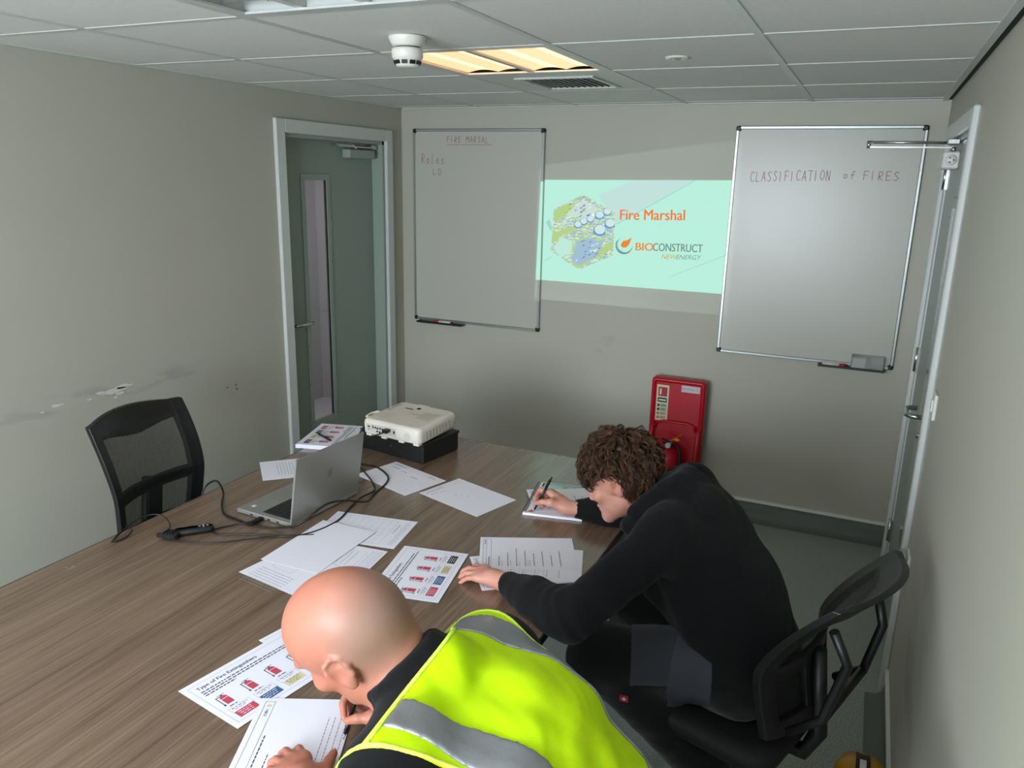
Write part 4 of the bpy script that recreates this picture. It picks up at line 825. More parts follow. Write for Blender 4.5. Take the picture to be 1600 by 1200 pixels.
for k in range(4): r2(-.094, .640-k*.024, -.064, .642-k*.024, 1, y_-.0004); r2(-.094, .633-k*.024, -.070, .635-k*.024, 1, y_-.0004)
r2(-.108, .664, -.066, .672, 2, y_-.0004); s1.build('sign_print', [mat('sign_red', '#9c1c22', .4), M['darkprint'], M['white_plastic'], mat('sign_dim_red', '#a4675c', .5), mat('sign_green', '#8fa98a', .5), mat('sign_tan', '#bfa890', .5)], t)
MB().box((.018, ys, .730), (.122, ys+.002, .768)).build('name_label', mat('label_lilac_white', '#cdbfc6', .5), t)
text('label_text', 'Fire Point 13', .017, wallM(.022, .744, ys-.0006), mat('label_ink', '#7d6a80', .6), t)
t = thing('fire_extinguisher', 'red fire extinguisher with black hose standing in the red stand', 'fire extinguisher', (1.875, -.185, .072))
MB().lathe([(0, 0), (.06, 0), (.066, .01), (.066, .27), (.058, .31), (.03, .335), (.018, .34), (.018, .355), (0, .355)], n=28).build('cylinder', M['red'], t)
MB().lathe([(0, .35), (.017, .35), (.017, .375), (0, .375)], n=16).tube([(.0, -.0, .365), (.0, -.035, .365)], .008).build('valve', M['chrome'], t)
q = MB(); q.tube([(0, 0, .378), (-.045, -.005, .392)], .006, 8); q.tube([(0, 0, .37), (-.04, -.005, .368)], .006, 8); q.build('lever', M['black'], t)
MB().tube([(0, -.034, .365), (0, -.044, .368)], .015, 18).build('pressure_gauge', mat('gauge_grey', '#8fa39c', .3), t)
q = MB(); q.tube([(.016, 0, .362), (.05, -.02, .365), (.068, -.03, .33), (.072, -.04, .2), (.072, -.045, .05)], .009, 10); q.build('hose', M['black'], t)
q = MB(); q.box((.035, -.05, .405), (.062, -.048, .419)); q.tube([(.0, -.02, .39), (.045, -.048, .412)], .0018, 6); q.tube([(.01, -.02, .395), (.07, -.03, .44)], .0012, 6); q.build('safety_tag', mat('tag_yellow', '#c99a2e', .5), t)
# ------------------------------------------------------------------ small wall fittings
t = thing('light_switch', 'white light switch beside the right door handle', 'switch', (WX, -1.56, 1.185))
MB().bbox((-.010, -.043, -.043), (0, .043, .043), .003).build('plate', M['white_plastic'], t); MB().bbox((-.015, -.012, -.02), (-.009, .012, .02), .002).build('rocker', M['white_plastic'], t)
t = thing('wall_socket', 'clear cracked socket cover low on the right wall beside the chair back', 'socket', (WX, -1.55, .60))
MB().bbox((-.009, -.043, -.043), (0, .043, .043), .003).build('plate', M['white_plastic'], t); MB().bbox((-.03, -.04, -.05), (-.0095, .04, .04), .006).build('cover', mat('clear_acrylic', '#f4f8f6', .08, trans=.85), t)
t = thing('hard_hat', 'yellow domed object with a black strap on the floor by the right wall', 'helmet', (2.948, -2.19, 0))
MB().lathe([(0, .235), (.026, .234), (.06, .222), (.074, .195), (.084, .15), (.087, .10), (.087, .03), (.080, .0), (0, 0)], n=32).build('dome', mat('helmet_yellow', '#c08a08', .35), t)
q = MB(); q.add([(x*.02, y*.72, z*1.004+.002) for x in (-1, 1) for y, z in ((-.122, .10), (-.118, .15), (-.10, .195), (-.07, .222), (-.03, .234), (0, .236), (.03, .234), (.07, .222), (.10, .195), (.122, .1))], [(i, i+1, 11+i, 10+i) for i in range(9)]); q.build('strap', M['black'], t)
q = MB(); q.add([(x*.009, y*.725, z*1.006+.004) for x in (-1, 1) for y, z in ((-.118, .15), (-.10, .195), (-.07, .222), (-.03, .234), (0, .236))], [(i, i+1, 6+i, 5+i) for i in range(4)]); q.build('strap_label', M['white_plastic'], t)
# ------------------------------------------------------------------ people: implicit surfaces meshed by surface nets
def A3(v): return np.array(v, float)
def unit(v): v = A3(v); return v/np.linalg.norm(v)
def cone(a, b, ra, rb, k=.02, op='u'):
    a = A3(a); b = A3(b); ab = b-a; L2 = max(ab@ab, 1e-9)
    def f(P):
        h = np.clip(((P-a)@ab)/L2, 0, 1); return np.linalg.norm(P-a-h[:, None]*ab, axis=1)-(ra+(rb-ra)*h)
    return (op, f, (a+b)/2, math.sqrt(L2)/2+max(ra, rb), k)
def ell(c, r, Mx=None, k=.02, op='u'):
    c = A3(c); r = A3(r); Mx = np.eye(3) if Mx is None else Mx
    def f(P):
        q = (P-c)@Mx; k0 = np.linalg.norm(q/r, axis=1); k1 = np.linalg.norm(q/(r*r), axis=1); return k0*(k0-1)/np.maximum(k1, 1e-6)
    return (op, f, c, r.max(), k)
class SDF:
    def __init__(s, ops, post=None, off=0): s.ops = ops; s.post = post; s.off = off
    def __call__(s, P, bc=None, hb=0):
        d = np.full(len(P), 9.)
        for op, f, c, r, k in s.ops:
            if bc is not None and np.linalg.norm(bc-c) > r+hb+.06: continue
            e = f(P)
            if op == 'u': h = np.maximum(k-np.abs(d-e), 0)/k; d = np.minimum(d, e)-h*h*k*.25
            else: e = -e; h = np.maximum(k-np.abs(d-e), 0)/k; d = np.maximum(d, e)+h*h*k*.25
        d = d-s.off
        return s.post(P, d) if s.post else d
    def bounds(s):
        U = [o for o in s.ops if o[0] == 'u']; m = .03+abs(s.off)
        return np.min([o[2]-o[3] for o in U], axis=0)-m, np.max([o[2]+o[3] for o in U], axis=0)+m
def surface(sdf, cell, B=14, bounds=None):
    lo, hi = bounds or sdf.bounds(); lo = A3(lo); hi = A3(hi); nb = np.ceil((hi-lo)/(cell*B)).astype(int)
    ii = np.stack(np.meshgrid(*[np.arange(n) for n in nb], indexing='ij'), -1).reshape(-1, 3); C0 = lo+(ii+.5)*B*cell; hb = B*cell*.87
    dd = sdf(C0); ii = ii[np.abs(dd) < hb*1.35+.025]
    NN = nb*B+4; g = np.arange(-1, B+1); off = np.stack(np.meshgrid(g, g, g, indexing='ij'), -1).reshape(-1, 3); n = B+2
    IDS = []; POS = []; QU = []
    for b in ii:
        base = b*B; P = lo+(base+off)*cell; D = sdf(P, lo+(base+B/2)*cell, hb).reshape(n, n, n); S = D < 0
        if S.all() or not S.any(): continue
        m = n-1; acc = np.zeros((m, m, m, 3)); cnt = np.zeros((m, m, m))
        for ax in range(3):
            s0 = [slice(None)]*3; s1 = [slice(None)]*3; s0[ax] = slice(0, -1); s1[ax] = slice(1, None)
            a = D[tuple(s0)]; c = D[tuple(s1)]; cr = (a < 0) != (c < 0); t = np.where(cr, a/np.where(cr, a-c, 1), 0)
            o = [q for q in range(3) if q != ax]
            for u in (0, 1):
                for w in (0, 1):
                    sl = [slice(None)]*3; sl[ax] = slice(0, m); sl[o[0]] = slice(u, u+m); sl[o[1]] = slice(w, w+m); sl = tuple(sl)
                    q = cr[sl]; cnt += q; acc[..., ax] += q*t[sl]; acc[..., o[0]] += q*u; acc[..., o[1]] += q*w
        cell_i = np.argwhere(cnt > 0); ps = acc[tuple(cell_i.T)]/cnt[tuple(cell_i.T)][:, None]
        gi = cell_i-1+base+1; ID = (gi[:, 0]*NN[1]+gi[:, 1])*NN[2]+gi[:, 2]; IDS.append(ID); POS.append(lo+(cell_i-1+base+ps)*cell)
        for ax in range(3):
            s0 = [slice(1, n-1)]*3; s1 = [slice(1, n-1)]*3; s1[ax] = slice(2, n)
            a = S[tuple(s0)]; c = S[tuple(s1)]; e = np.argwhere(a != c)
            if not len(e): continue
            fl = a[tuple(e.T)]; o = [q for q in range(3) if q != ax]; e = e+1; g0 = e-1+base+1
            def idc(u, w):
                k = g0.copy(); k[:, o[0]] -= u; k[:, o[1]] -= w; return ((k[:, 0])*NN[1]+k[:, 1])*NN[2]+k[:, 2]
            Q = np.stack([idc(1, 1), idc(0, 1), idc(0, 0), idc(1, 0)], 1)
            if ax == 1: fl = ~fl
            Q[~fl] = Q[~fl][:, ::-1]; QU.append(Q)
    ID = np.concatenate(IDS); PO = np.concatenate(POS); u, fi, inv = np.unique(ID, return_index=True, return_inverse=True); V = PO[fi]
    Q = np.concatenate(QU); Q = np.searchsorted(u, Q); return V, Q
def main_parts(V, Q, keep=.006):
    lab = np.arange(len(V))
    for _ in range(400):
        m = lab[Q].min(1); new = lab.copy(); np.minimum.at(new, Q.ravel(), np.repeat(m, 4)); new = new[new]
        if (new == lab).all(): break
        lab = new
    u, n = np.unique(lab, return_counts=True); good = np.isin(lab, u[n > keep*len(V)]); Q = Q[good[Q[:, 0]]]; ids = np.unique(Q); return V[ids], np.searchsorted(ids, Q)
def relax(V, Q, it=1, lam=.5):
    for _ in range(it):
        acc = np.zeros_like(V); cnt = np.zeros(len(V))
        for a, b in ((0, 1), (1, 2), (2, 3), (3, 0)):
            np.add.at(acc, Q[:, a], V[Q[:, b]]); np.add.at(cnt, Q[:, a], 1); np.add.at(acc, Q[:, b], V[Q[:, a]]); np.add.at(cnt, Q[:, b], 1)
        V = V*(1-lam)+lam*acc/np.maximum(cnt, 1)[:, None]
    return V
def np_mesh(name, V, Q, m, parent=None, attr=None, smooth=True):
    me = bpy.data.meshes.new(name); V = np.asarray(V, float)
    if parent is not None: V = V-np.array(parent.location)
    k = Q.shape[1]; me.vertices.add(len(V)); me.vertices.foreach_set('co', V.astype(np.float32).ravel()); me.loops.add(len(Q)*k); me.loops.foreach_set('vertex_index', Q.astype(np.int32).ravel())
    me.polygons.add(len(Q)); me.polygons.foreach_set('loop_start', np.arange(0, len(Q)*k, k, dtype=np.int32)); me.polygons.foreach_set('loop_total', np.full(len(Q), k, dtype=np.int32)); me.update(calc_edges=True); me.validate()
    me.polygons.foreach_set('use_smooth', np.full(len(me.polygons), smooth)); me.materials.append(m)
    if attr is not None and len(me.vertices) == len(V):
        for an, av in attr.items(): a = me.attributes.new(an, 'FLOAT', 'POINT'); a.data.foreach_set('value', av.astype(np.float32))
    o = bpy.data.objects.new(name, me); COL.objects.link(o); o.parent = parent; return o
def implicit(name, sdf, cell, m, parent, attr=None, it=1, bounds=None):
    V, Q = surface(sdf, cell, bounds=bounds); V, Q = main_parts(V, Q); V = relax(V, Q, it); return np_mesh(name, V, Q, m, parent, attr(V) if attr else None)
def wrinkle(P, fr, amp, sd=0., stretch=(1, 1, 1)):
    q = P*fr*A3(stretch); a = np.sin(q[:, 0]+1.9*np.sin(q[:, 1]*.7+sd)+1.3*np.sin(q[:, 2]*.9+2*sd)); b = np.sin(q[:, 1]*1.3+1.7*np.sin(q[:, 2]*.8+3*sd)+q[:, 0]*.4); c = np.sin(q[:, 2]*1.1+1.5*np.sin(q[:, 0]*.6-sd)-q[:, 1]*.5)
    return amp*(a*b*.6+c*.4)
# materials for people
def skin_mat(name, base, stub, red):
    m = mat(name, base, .46, sss=.12, spec=.45); N, L = nodes(m); b = N['Principled BSDF']
    tc = N.new('ShaderNodeTexCoord'); n = N.new('ShaderNodeTexNoise'); n.inputs['Scale'].default_value = 28; n.inputs['Detail'].default_value = 4; L.new(tc.outputs['Object'], n.inputs[0])
    mx = N.new('ShaderNodeMixRGB'); mr = N.new('ShaderNodeMapRange'); mr.inputs[1].default_value = .35; mr.inputs[2].default_value = .7; mr.inputs[4].default_value = .4; L.new(n.outputs[0], mr.inputs[0]); L.new(mr.outputs[0], mx.inputs[0]); mx.inputs[1].default_value = lin(base); mx.inputs[2].default_value = lin(red)
    at = N.new('ShaderNodeAttribute'); at.attribute_name = 'stubble'; m2 = N.new('ShaderNodeMixRGB'); L.new(at.outputs['Fac'], m2.inputs[0]); L.new(mx.outputs[0], m2.inputs[1]); m2.inputs[2].default_value = lin(stub)
    at2 = N.new('ShaderNodeAttribute'); at2.attribute_name = 'flush'; m3 = N.new('ShaderNodeMixRGB'); L.new(at2.outputs['Fac'], m3.inputs[0]); L.new(m2.outputs[0], m3.inputs[1]); m3.inputs[2].default_value = lin(red)
    L.new(m3.outputs[0], b.inputs['Base Color'])
    n2 = N.new('ShaderNodeTexNoise'); n2.inputs['Scale'].default_value = 420; L.new(tc.outputs['Object'], n2.inputs[0]); bp = N.new('ShaderNodeBump'); bp.inputs['Strength'].default_value = .12; bp.inputs['Distance'].default_value = .001; L.new(n2.outputs[0], bp.inputs['Height']); L.new(bp.outputs[0], b.inputs['Normal'])
    return m
def cloth_mat(name, col, rough=.85, bs=.25, sc=500, sheen=.2, mottle=.08):
    return mat(name, col, rough, bump=bs, bscale=sc, sheen=sheen, mottle=mottle, mscale=14, spec=.25)
SK1 = skin_mat('skin_pale', '#cd9683', '#9b7b6c', '#c4705f'); SK2 = skin_mat('skin_pink', '#b2745e', '#8f7466', '#cc7866')
HOOD = cloth_mat('hoodie_black_cotton', '#0e0e10', .95, .3, 600, .05); TRO = cloth_mat('trouser_black', '#08080a', .9); TROG = cloth_mat('trouser_grey', '#34363b', .9)
SWE = cloth_mat('sweater_black', '#0b0b0d', .95, .4, 500, .05); VEST = cloth_mat('hi_vis_yellow', '#c6ee00', .7, .25, 700, 0, .04); BAND = mat('reflective_grey', '#8b8d90', .38, metal=.35, bump=.3, bscale=60)
PIPE = mat('vest_piping', '#d8f45a', .6); SOLE = mat('shoe_black', '#0c0c0d', .6)
def frame3(F, U):
    F = unit(F); U = A3(U); U = unit(U-F*(U@F)); Rr = np.cross(F, U); return np.stack([Rr, F, U], 1)
def head_ops(O, Mx, s=1.0, nape=None):
    W_ = lambda x, y, z: A3(O)+Mx@(A3((x, y, z))*s); ops = []
    e = lambda c, r, k=.02, op='u': ops.append(ell(W_(*c), A3(r)*s, Mx, k, op))
    c_ = lambda a, b, ra, rb, k=.02, op='u': ops.append(cone(W_(*a), W_(*b), ra*s, rb*s, k, op))
    e((0, -.012, .045), (.077, .098, .085)); e((0, -.035, .022), (.070, .078, .068), .03); e((0, .030, .045), (.070, .070, .070), .03)
    e((0, .035, -.030), (.060, .062, .072), .03); c_((-.045, .005, -.055), (-.015, .075, -.092), .020, .018, .03); c_((.045, .005, -.055), (.015, .075, -.092), .020, .018, .03); e((0, .082, -.096), (.020, .016, .017), .02)
    for sx in (-1, 1):
        e((sx*.030, .086, .030), (.026, .012, .010), .015); e((sx*.047, .068, -.018), (.020, .018, .018), .02); e((sx*.032, .098, .004), (.016, .014, .012), .012, 's'); e((sx*.031, .080, .004), (.0135, .0135, .0125), .004)
    c_((0, .092, .015), (0, .110, -.028), .009, .0115, .012); e((-.012, .100, -.031), (.008, .009, .007), .006); e((.012, .100, -.031), (.008, .009, .007), .006)
    e((0, .093, -.055), (.024, .011, .0065), .006); e((0, .091, -.067), (.021, .011, .0070), .006); e((0, .106, -.061), (.024, .010, .0018), .003, 's')
    for sx in (-1, 1):      # ears
        T = Mx@np.array([[math.cos(R(24)), -sx*math.sin(R(24))*-1, 0], [-sx*math.sin(R(24)), math.cos(R(24)), 0], [0, 0, 1]])
        ec = (sx*.083, -.010, .003)
        ops.append(ell(W_(*ec), A3((.0065, .0165, .029))*s, T, .006)); q = lambda y, z, x=0: A3(W_(*ec))+T@(A3((sx*x, y, z))*s)
        rim = [(.013, -.002, .004), (.016, .014, .003), (.010, .029, .003), (-.004, .034, .004), (-.017, .026, .005), (-.0205, .010, .006), (-.0175, -.008, .005), (-.010, -.020, .002)]
        for a, b in zip(rim, rim[1:]): ops.append(cone(q(*a), q(*b), .0042*s, .0042*s, .004))
        ops.append(ell(q(-.002, -.027, .0), A3((.0055, .0095, .010))*s, T, .006)); ops.append(ell(q(.003, .0, .0095), A3((.008, .0105, .015))*s, T, .004, 's')); ops.append(ell(q(-.004, .019, .0085), A3((.005, .010, .007))*s, T, .004, 's'))
        ops.append(cone(q(-.011, .012, .003), q(-.006, -.014, .003), .0032*s, .0035*s, .004))
        ops.append(ell(W_(sx*.070, .004, .0), A3((.012, .018, .022))*s, Mx, .012))
    return ops, W_
def finger_chain(pts, r0, r1, k=.004):
    n = len(pts)-1; rs = [r0+(r1-r0)*i/n for i in range(n+1)]; return [cone(pts[i], pts[i+1], rs[i], rs[i+1], k if i else .010) for i in range(n)]
def hand_pts(Wp, f, nrm, side, curls, spread=(10, 3, -4, -11), s=1.0, thumb=((.020, .020, -.008), (.050, .040, -.012), (.078, .050, -.014), (.100, .052, -.018))):
    f = unit(f); nrm = A3(nrm); nrm = unit(nrm-f*(nrm@f)); t = np.cross(nrm, f)*(1 if side == 'R' else -1); Wp = A3(Wp)
    G = lambda x, y, z: Wp+(f*x+t*y+nrm*z)*s; base = [(.090, .028), (.094, .009), (.088, -.010), (.079, -.027)]; lens = [(.042, .024, .020), (.046, .028, .021), (.042, .026, .021), (.033, .019, .018)]; F = []
    for (bx, by), ln, sp, cu in zip(base, lens, spread, curls):
        P = [G(bx, by, 0)]; a = 0; x, z, y = bx, 0, by
        for L_, c in zip(ln, cu): a += R(c); x += L_*math.cos(a)*math.cos(R(sp)); y += L_*math.cos(a)*math.sin(R(sp)); z -= L_*math.sin(a); P.append(G(x, y, z))
        F.append(P)
    return dict(W=Wp, F=F, T=[G(*q) for q in thumb], G=G)
def hand_ops(h, s=1.0):
    ops = []; Wp = h['W']; mc = [p[0] for p in h['F']]
    for p in mc: ops.append(cone(Wp+(p-Wp)*.12, p, .0155*s, .0115*s, .016))
    for a, b in zip(mc, mc[1:]): ops.append(cone(a*.9+Wp*.1, b*.9+Wp*.1, .0105*s, .0105*s, .010))
    ops.append(cone(Wp, Wp+(mc[1]+mc[2]-2*Wp)*.25, .022*s, .020*s, .02))
    r = [(.0098, .0075), (.0100, .0076), (.0094, .0072), (.0085, .0064)]
    for P, (a, b) in zip(h['F'], r): ops += finger_chain(P, a*s, b*s, .003)
    T = h['T']; ops.append(cone(T[0], T[1], .017*s, .0145*s, .016)); ops.append(cone(T[1], T[2], .0125*s, .0105*s, .005)); ops.append(cone(T[2], T[3], .0105*s, .0085*s, .004)); ops.append(cone(T[1], (mc[0]+Wp)/2, .012*s, .012*s, .014))
    return ops
def nail(name, P, nrm, r, parent, m):
    a, b = Vector(P[-2]), Vector(P[-1]); f = (b-a).normalized(); n = Vector(nrm); n = (n-f*n.dot(f)).normalized(); t = f.cross(n); c = b+f*r*.25+n*r*.78; mb = MB(); vs = [c+n*.0009]
    for k in range(12): q = 2*math.pi*k/12; vs.append(c+f*math.cos(q)*r*.85+t*math.sin(q)*r*.72-n*(abs(math.sin(q))*r*.28))
    mb.add(vs, [(0, 1+k, 1+(k+1) % 12) for k in range(12)], 0, True); return mb.build(name, m, parent, True)
NAIL = mat('fingernail', '#d8a898', .3)
# ================================================================== young man
yo = thing('person', 'young man with curly brown hair in a black hoodie, writing at the table', 'person', (2.60, -2.30, 0))
Fy, Uy = unit((-.90, -.01, -.44)), (-.44, 0, .9); My = frame3(Fy, Uy); Oy = A3((2.190, -2.290, 1.025))
ho, Wy = head_ops(Oy, My, 1.0)
C7 = A3((2.335, -2.285, 1.030)); SL = A3((2.375, -2.470, .955)); SR = A3((2.36, -2.105, .955)); EL = A3((2.185, -2.695, .785)); WL = A3((1.945, -2.582, .769)); ER = A3((2.17, -1.955, .770)); WR = A3((1.928, -2.032, .779))
CH = A3((2.435, -2.29, .875)); MI = A3((2.528, -2.30, .73)); PE = A3((2.60, -2.31, .585)); lat = A3((0, 1, 0))
hl = hand_pts(WL, (-.985, .16, .03), (.05, -.12, 1), 'L', [(14, 30, 20), (12, 26, 18), (12, 26, 18), (14, 22, 14)], spread=(7, 2, -4, -13), s=.95, thumb=((.020, .020, -.008), (.048, .036, -.014), (.072, .036, -.016), (.092, .030, -.018)))
fr_ = dict(W=WR, F=[[A3(p) for p in P] for P in (
 ((1.857, -2.008, .812), (1.812, -1.988, .808), (1.806, -2.014, .793), (1.814, -2.038, .779)), ((1.855, -1.988, .806), (1.811, -1.982, .789), (1.818, -2.006, .769), (1.832, -2.020, .761)),
 ((1.860, -1.971, .794), (1.820, -1.968, .775), (1.830, -1.990, .763), (1.848, -2.003, .760)), ((1.869, -1.957, .782), (1.834, -1.955, .767), (1.843, -1.973, .760), (1.860, -1.983, .760)))],
 T=[A3(p) for p in ((1.908, -2.044, .786), (1.878, -2.058, .797), (1.846, -2.060, .795), (1.824, -2.052, .783))])
bo = list(ho); bo.append(cone(Wy(0, -.035, -.035), C7-A3((.01, 0, .035)), .056, .046, .03)); bo.append(cone(Wy(0, .0, -.06), C7-A3((.03, 0, .05)), .045, .055, .03))
bo += [cone(C7-A3((0, 0, .05)), SL, .035, .045, .04), cone(C7-A3((0, 0, .05)), SR, .035, .045, .04), cone(C7-A3((0, 0, .05)), CH, .04, .09, .05), cone(CH-lat*.07, CH+lat*.07, .09, .09, .05), cone(CH, PE, .10, .11, .06), cone(SL, CH, .05, .08, .05), cone(SR, CH, .05, .08, .05)]
for S_, E_, W_a in ((SL, EL, WL), (SR, ER, WR)): bo += [cone(S_, E_, .046, .038, .03), cone(E_, E_*.35+W_a*.65, .038, .030, .03), cone(E_*.35+W_a*.65, W_a, .030, .0235, .02)]
bo += hand_ops(hl, .95)+hand_ops(fr_, .92)
def y_attr(V):
    q = (V-Oy)@My; ear = np.exp(-((np.abs(q[:, 0])-.085)/.014)**2)*np.exp(-((q[:, 1]+.01)/.025)**2)*np.exp(-((q[:, 2]-.003)/.035)**2)
    hd = np.exp(-(np.linalg.norm(V-fr_['F'][0][2], axis=1)/.02)**2)*.5+np.exp(-(np.linalg.norm(V-fr_['T'][3], axis=1)/.015)**2)*.5
    kn = sum(np.exp(-(np.linalg.norm(V-P[1], axis=1)/.012)**2) for P in hl['F'])*.35
    return {'stubble': np.zeros(len(V)), 'flush': np.clip(ear*.7+hd+kn, 0, 1)}
implicit('body', SDF(bo), .0034, SK1, yo, y_attr, it=2)
for P in hl['F']: nail('fingernail', P, (-.3, 0, 1), .0068, yo, NAIL)
nail('fingernail', fr_['T'], (0, -.8, .6), .0075, yo, NAIL)
# eyes
def eyes(W_, Mx, parent):
    for sx in (-1, 1):
        c = W_(sx*.031, .0838, .004); V = MB(); Mq = Matrix.Translation(Vector(c)) @ Matrix([list(r) for r in Mx]).to_4x4()
        V.lathe([(0, .0), (.0035, .0002), (.0042, .0006)], n=16, mi=1, M4=Mq @ Matrix.Translation((0, .0102, 0)) @ Matrix.Rotation(R(-90), 4, 'X')); V.lathe([(.0041, .0095), (.0075, .0078), (.0105, .003), (.0108, 0)], n=20, M4=Mq @ Matrix.Rotation(R(-90), 4, 'X'))
        V.build('eye', [mat('eye_white', '#d8d2cc', .2), mat('iris_brown', '#3a2a20', .2)], parent, True)
eyes(Wy, My, yo)
def fold_ring(a, b, t, r, amp, n=1): # extra rolls round a sleeve
    p = a+(b-a)*t; return cone(p, p+(b-a)*.0005, r+amp, r+amp, .012)
hp = [cone(C7+A3((-.02, 0, -.035)), C7+A3((.05, 0, -.03)), .06, .06, .02), cone(C7+A3((.025, 0, -.03)), SL, .058, .066, .05), cone(C7+A3((.025, 0, -.03)), SR, .058, .066, .05), cone(SL, CH-lat*.06, .066, .11, .06), cone(SR, CH+lat*.06, .066, .11, .06)]
hp += [cone(CH-lat*.085, MI-lat*.075, .122, .128, .05), cone(CH+lat*.085, MI+lat*.075, .122, .128, .05), cone(CH, MI, .135, .14, .05), cone(MI-lat*.075, PE-lat*.07, .128, .132, .05), cone(MI+lat*.075, PE+lat*.07, .128, .132, .05), cone(MI, PE, .14, .135, .05)]
hp += [cone(CH+A3((-.10, 0, -.10)), MI+A3((-.08, 0, -.03)), .10, .11, .06)]
armL = [cone(SL, EL, .070, .062, .04), cone(EL, EL*.3+WL*.7, .060, .047, .03), cone(EL*.30+WL*.70, EL*.12+WL*.88+A3((0, 0, .002)), .044, .038, .01)]
armR = [cone(SR, ER, .070, .060, .04), cone(ER, ER*.35+WR*.65, .058, .045, .03), cone(ER*.35+WR*.65, ER*.2+WR*.8, .043, .037, .01)]
for a, b, ts in ((EL, WL, (.22, .47)), (ER, WR, (.15, .4))):
    for i, q in enumerate(ts): hp.append(fold_ring(a, b, q, .057-.014*q, .0045))
hp += armL+armR
# hood: a thick rolled collar round the neck and a soft bag behind it
roll = [(2.225, -2.345, .905), (2.245, -2.375, .925), (2.270, -2.385, .965), (2.305, -2.380, 1.005), (2.340, -2.355, 1.035), (2.372, -2.315, 1.052), (2.385, -2.275, 1.056), (2.372, -2.235, 1.048), (2.335, -2.205, 1.025), (2.295, -2.195, .985), (2.255, -2.205, .94), (2.225, -2.24, .905)]
roll = [A3(p) for p in roll]; rr_h = [.020, .025, .030, .033, .034, .036, .037, .036, .034, .030, .025, .020]
for i in range(len(roll)-1):
    hp.append(cone(roll[i], roll[i+1], rr_h[i], rr_h[i+1], .010)); o_ = A3((.026, -.012 if roll[i][1] < -2.29 else .012, -.020)); o2_ = A3((.026, -.012 if roll[i+1][1] < -2.29 else .012, -.020)); hp.append(cone(roll[i]+o_, roll[i+1]+o2_, rr_h[i], rr_h[i+1], .010))
bag = A3((2.462, -2.315, 1.000)); Mb = frame3((.70, 0, -.71), (.71, 0, .70))
hp += [ell(bag, (.100, .074, .044), Mb, .010), ell(bag+A3((.045, -.01, -.050)), (.085, .045, .036), Mb, .010), cone(roll[4]+A3((.02, 0, -.01)), bag+A3((.0, -.06, -.02)), .032, .030, .012), cone(roll[8]+A3((.02, 0, -.01)), bag+A3((.0, .06, -.01)), .032, .030, .012)]
hp.append(cone(bag+A3((.02, -.095, -.035)), bag+A3((.075, -.04, -.075)), .016, .014, .010))
hp.append(cone(EL*.05+WL*.95, WL+(WL-EL)*.1, .0265, .028, .004, 's')); hp.append(cone(ER*.12+WR*.88, WR+(WR-ER)*.1, .0265, .028, .004, 's'))
def hpost(P, d):
    w = wrinkle(P, 26, .0034, 1.3, (1, .8, 1.2))+wrinkle(P, 60, .0011, .4); near = np.exp(-(np.linalg.norm(P-EL, axis=1)/.12)**2)
    axf = unit(WL-EL); tt = (P-EL)@axf; w += near*.0030*np.sin(tt*95+3.2*np.sin(P[:, 2]*33+P[:, 0]*21)+1.5*np.sin(P[:, 1]*47)); return d+w
implicit('hoodie', SDF(hp, hpost), .0058, HOOD, yo)
# seams
def tube_part(name, pts, r, m, parent, n=6): return MB().tube([tuple(p) for p in pts], r, n).build(name, m, parent, True)
# trousers
HL, HR, KL, KR = A3((2.585, -2.39, .565)), A3((2.585, -2.22, .565)), A3((2.225, -2.495, .560)), A3((2.225, -2.13, .565)); NL, NR = A3((2.56, -2.455, .235)), A3((2.54, -2.16, .215))
tops = [cone(HL, KL, .108, .085, .05), cone(HR, KR, .105, .085, .05), cone(HL, HR, .12, .12, .05), cone(KL, NL, .086, .062, .04), cone(KR, NR, .085, .062, .04), cone(PE, HL, .12, .12, .05), ell(KL+A3((-.015, -.005, -.02)), (.085, .088, .092), None, .03), ell(KR+A3((-.01, 0, 0)), (.08, .08, .085), None, .03)]
tpost = lambda P, d: d+wrinkle(P, 32, .0035, 2.2)+wrinkle(P, 75, .001, .3)
tsdf = SDF(tops, tpost); implicit('trousers', tsdf, .0065, TRO, yo)
def thigh_reg(P):
    ab = KL-HL; t = ((P-HL)@ab)/(ab@ab); v = np.maximum(.38-t, t-.80)*.37; up = P[:, 2]-(.55-.02*np.sin(P[:, 0]*9)); return np.maximum(v, -(up-.005))
def grey_post(P, d): d = tpost(P, d); return np.maximum(np.maximum(d-.0045, -d-.006), np.maximum(thigh_reg(P), P[:, 1]+2.30))
implicit('grey_thigh_panel', SDF(tops[:1]+tops[2:3]+tops[3:4]+tops[6:7], grey_post), .0045, TROG, yo)
def grey2(P, d): d = tpost(P, d); return np.maximum(np.maximum(d-.0050, -d-.006), np.maximum(np.maximum(np.maximum(2.42-P[:, 0], P[:, 0]-2.60), P[:, 1]+2.34), .475+.02*np.sin(P[:, 0]*30)-P[:, 2]))
implicit('grey_hip_panel', SDF(tops[:1]+tops[2:3]+tops[3:4], grey2), .0045, mat('trouser_slate', '#3a3c46', .9, bump=.3, bscale=60), yo)
lb = thing  # logo patch on the near thigh
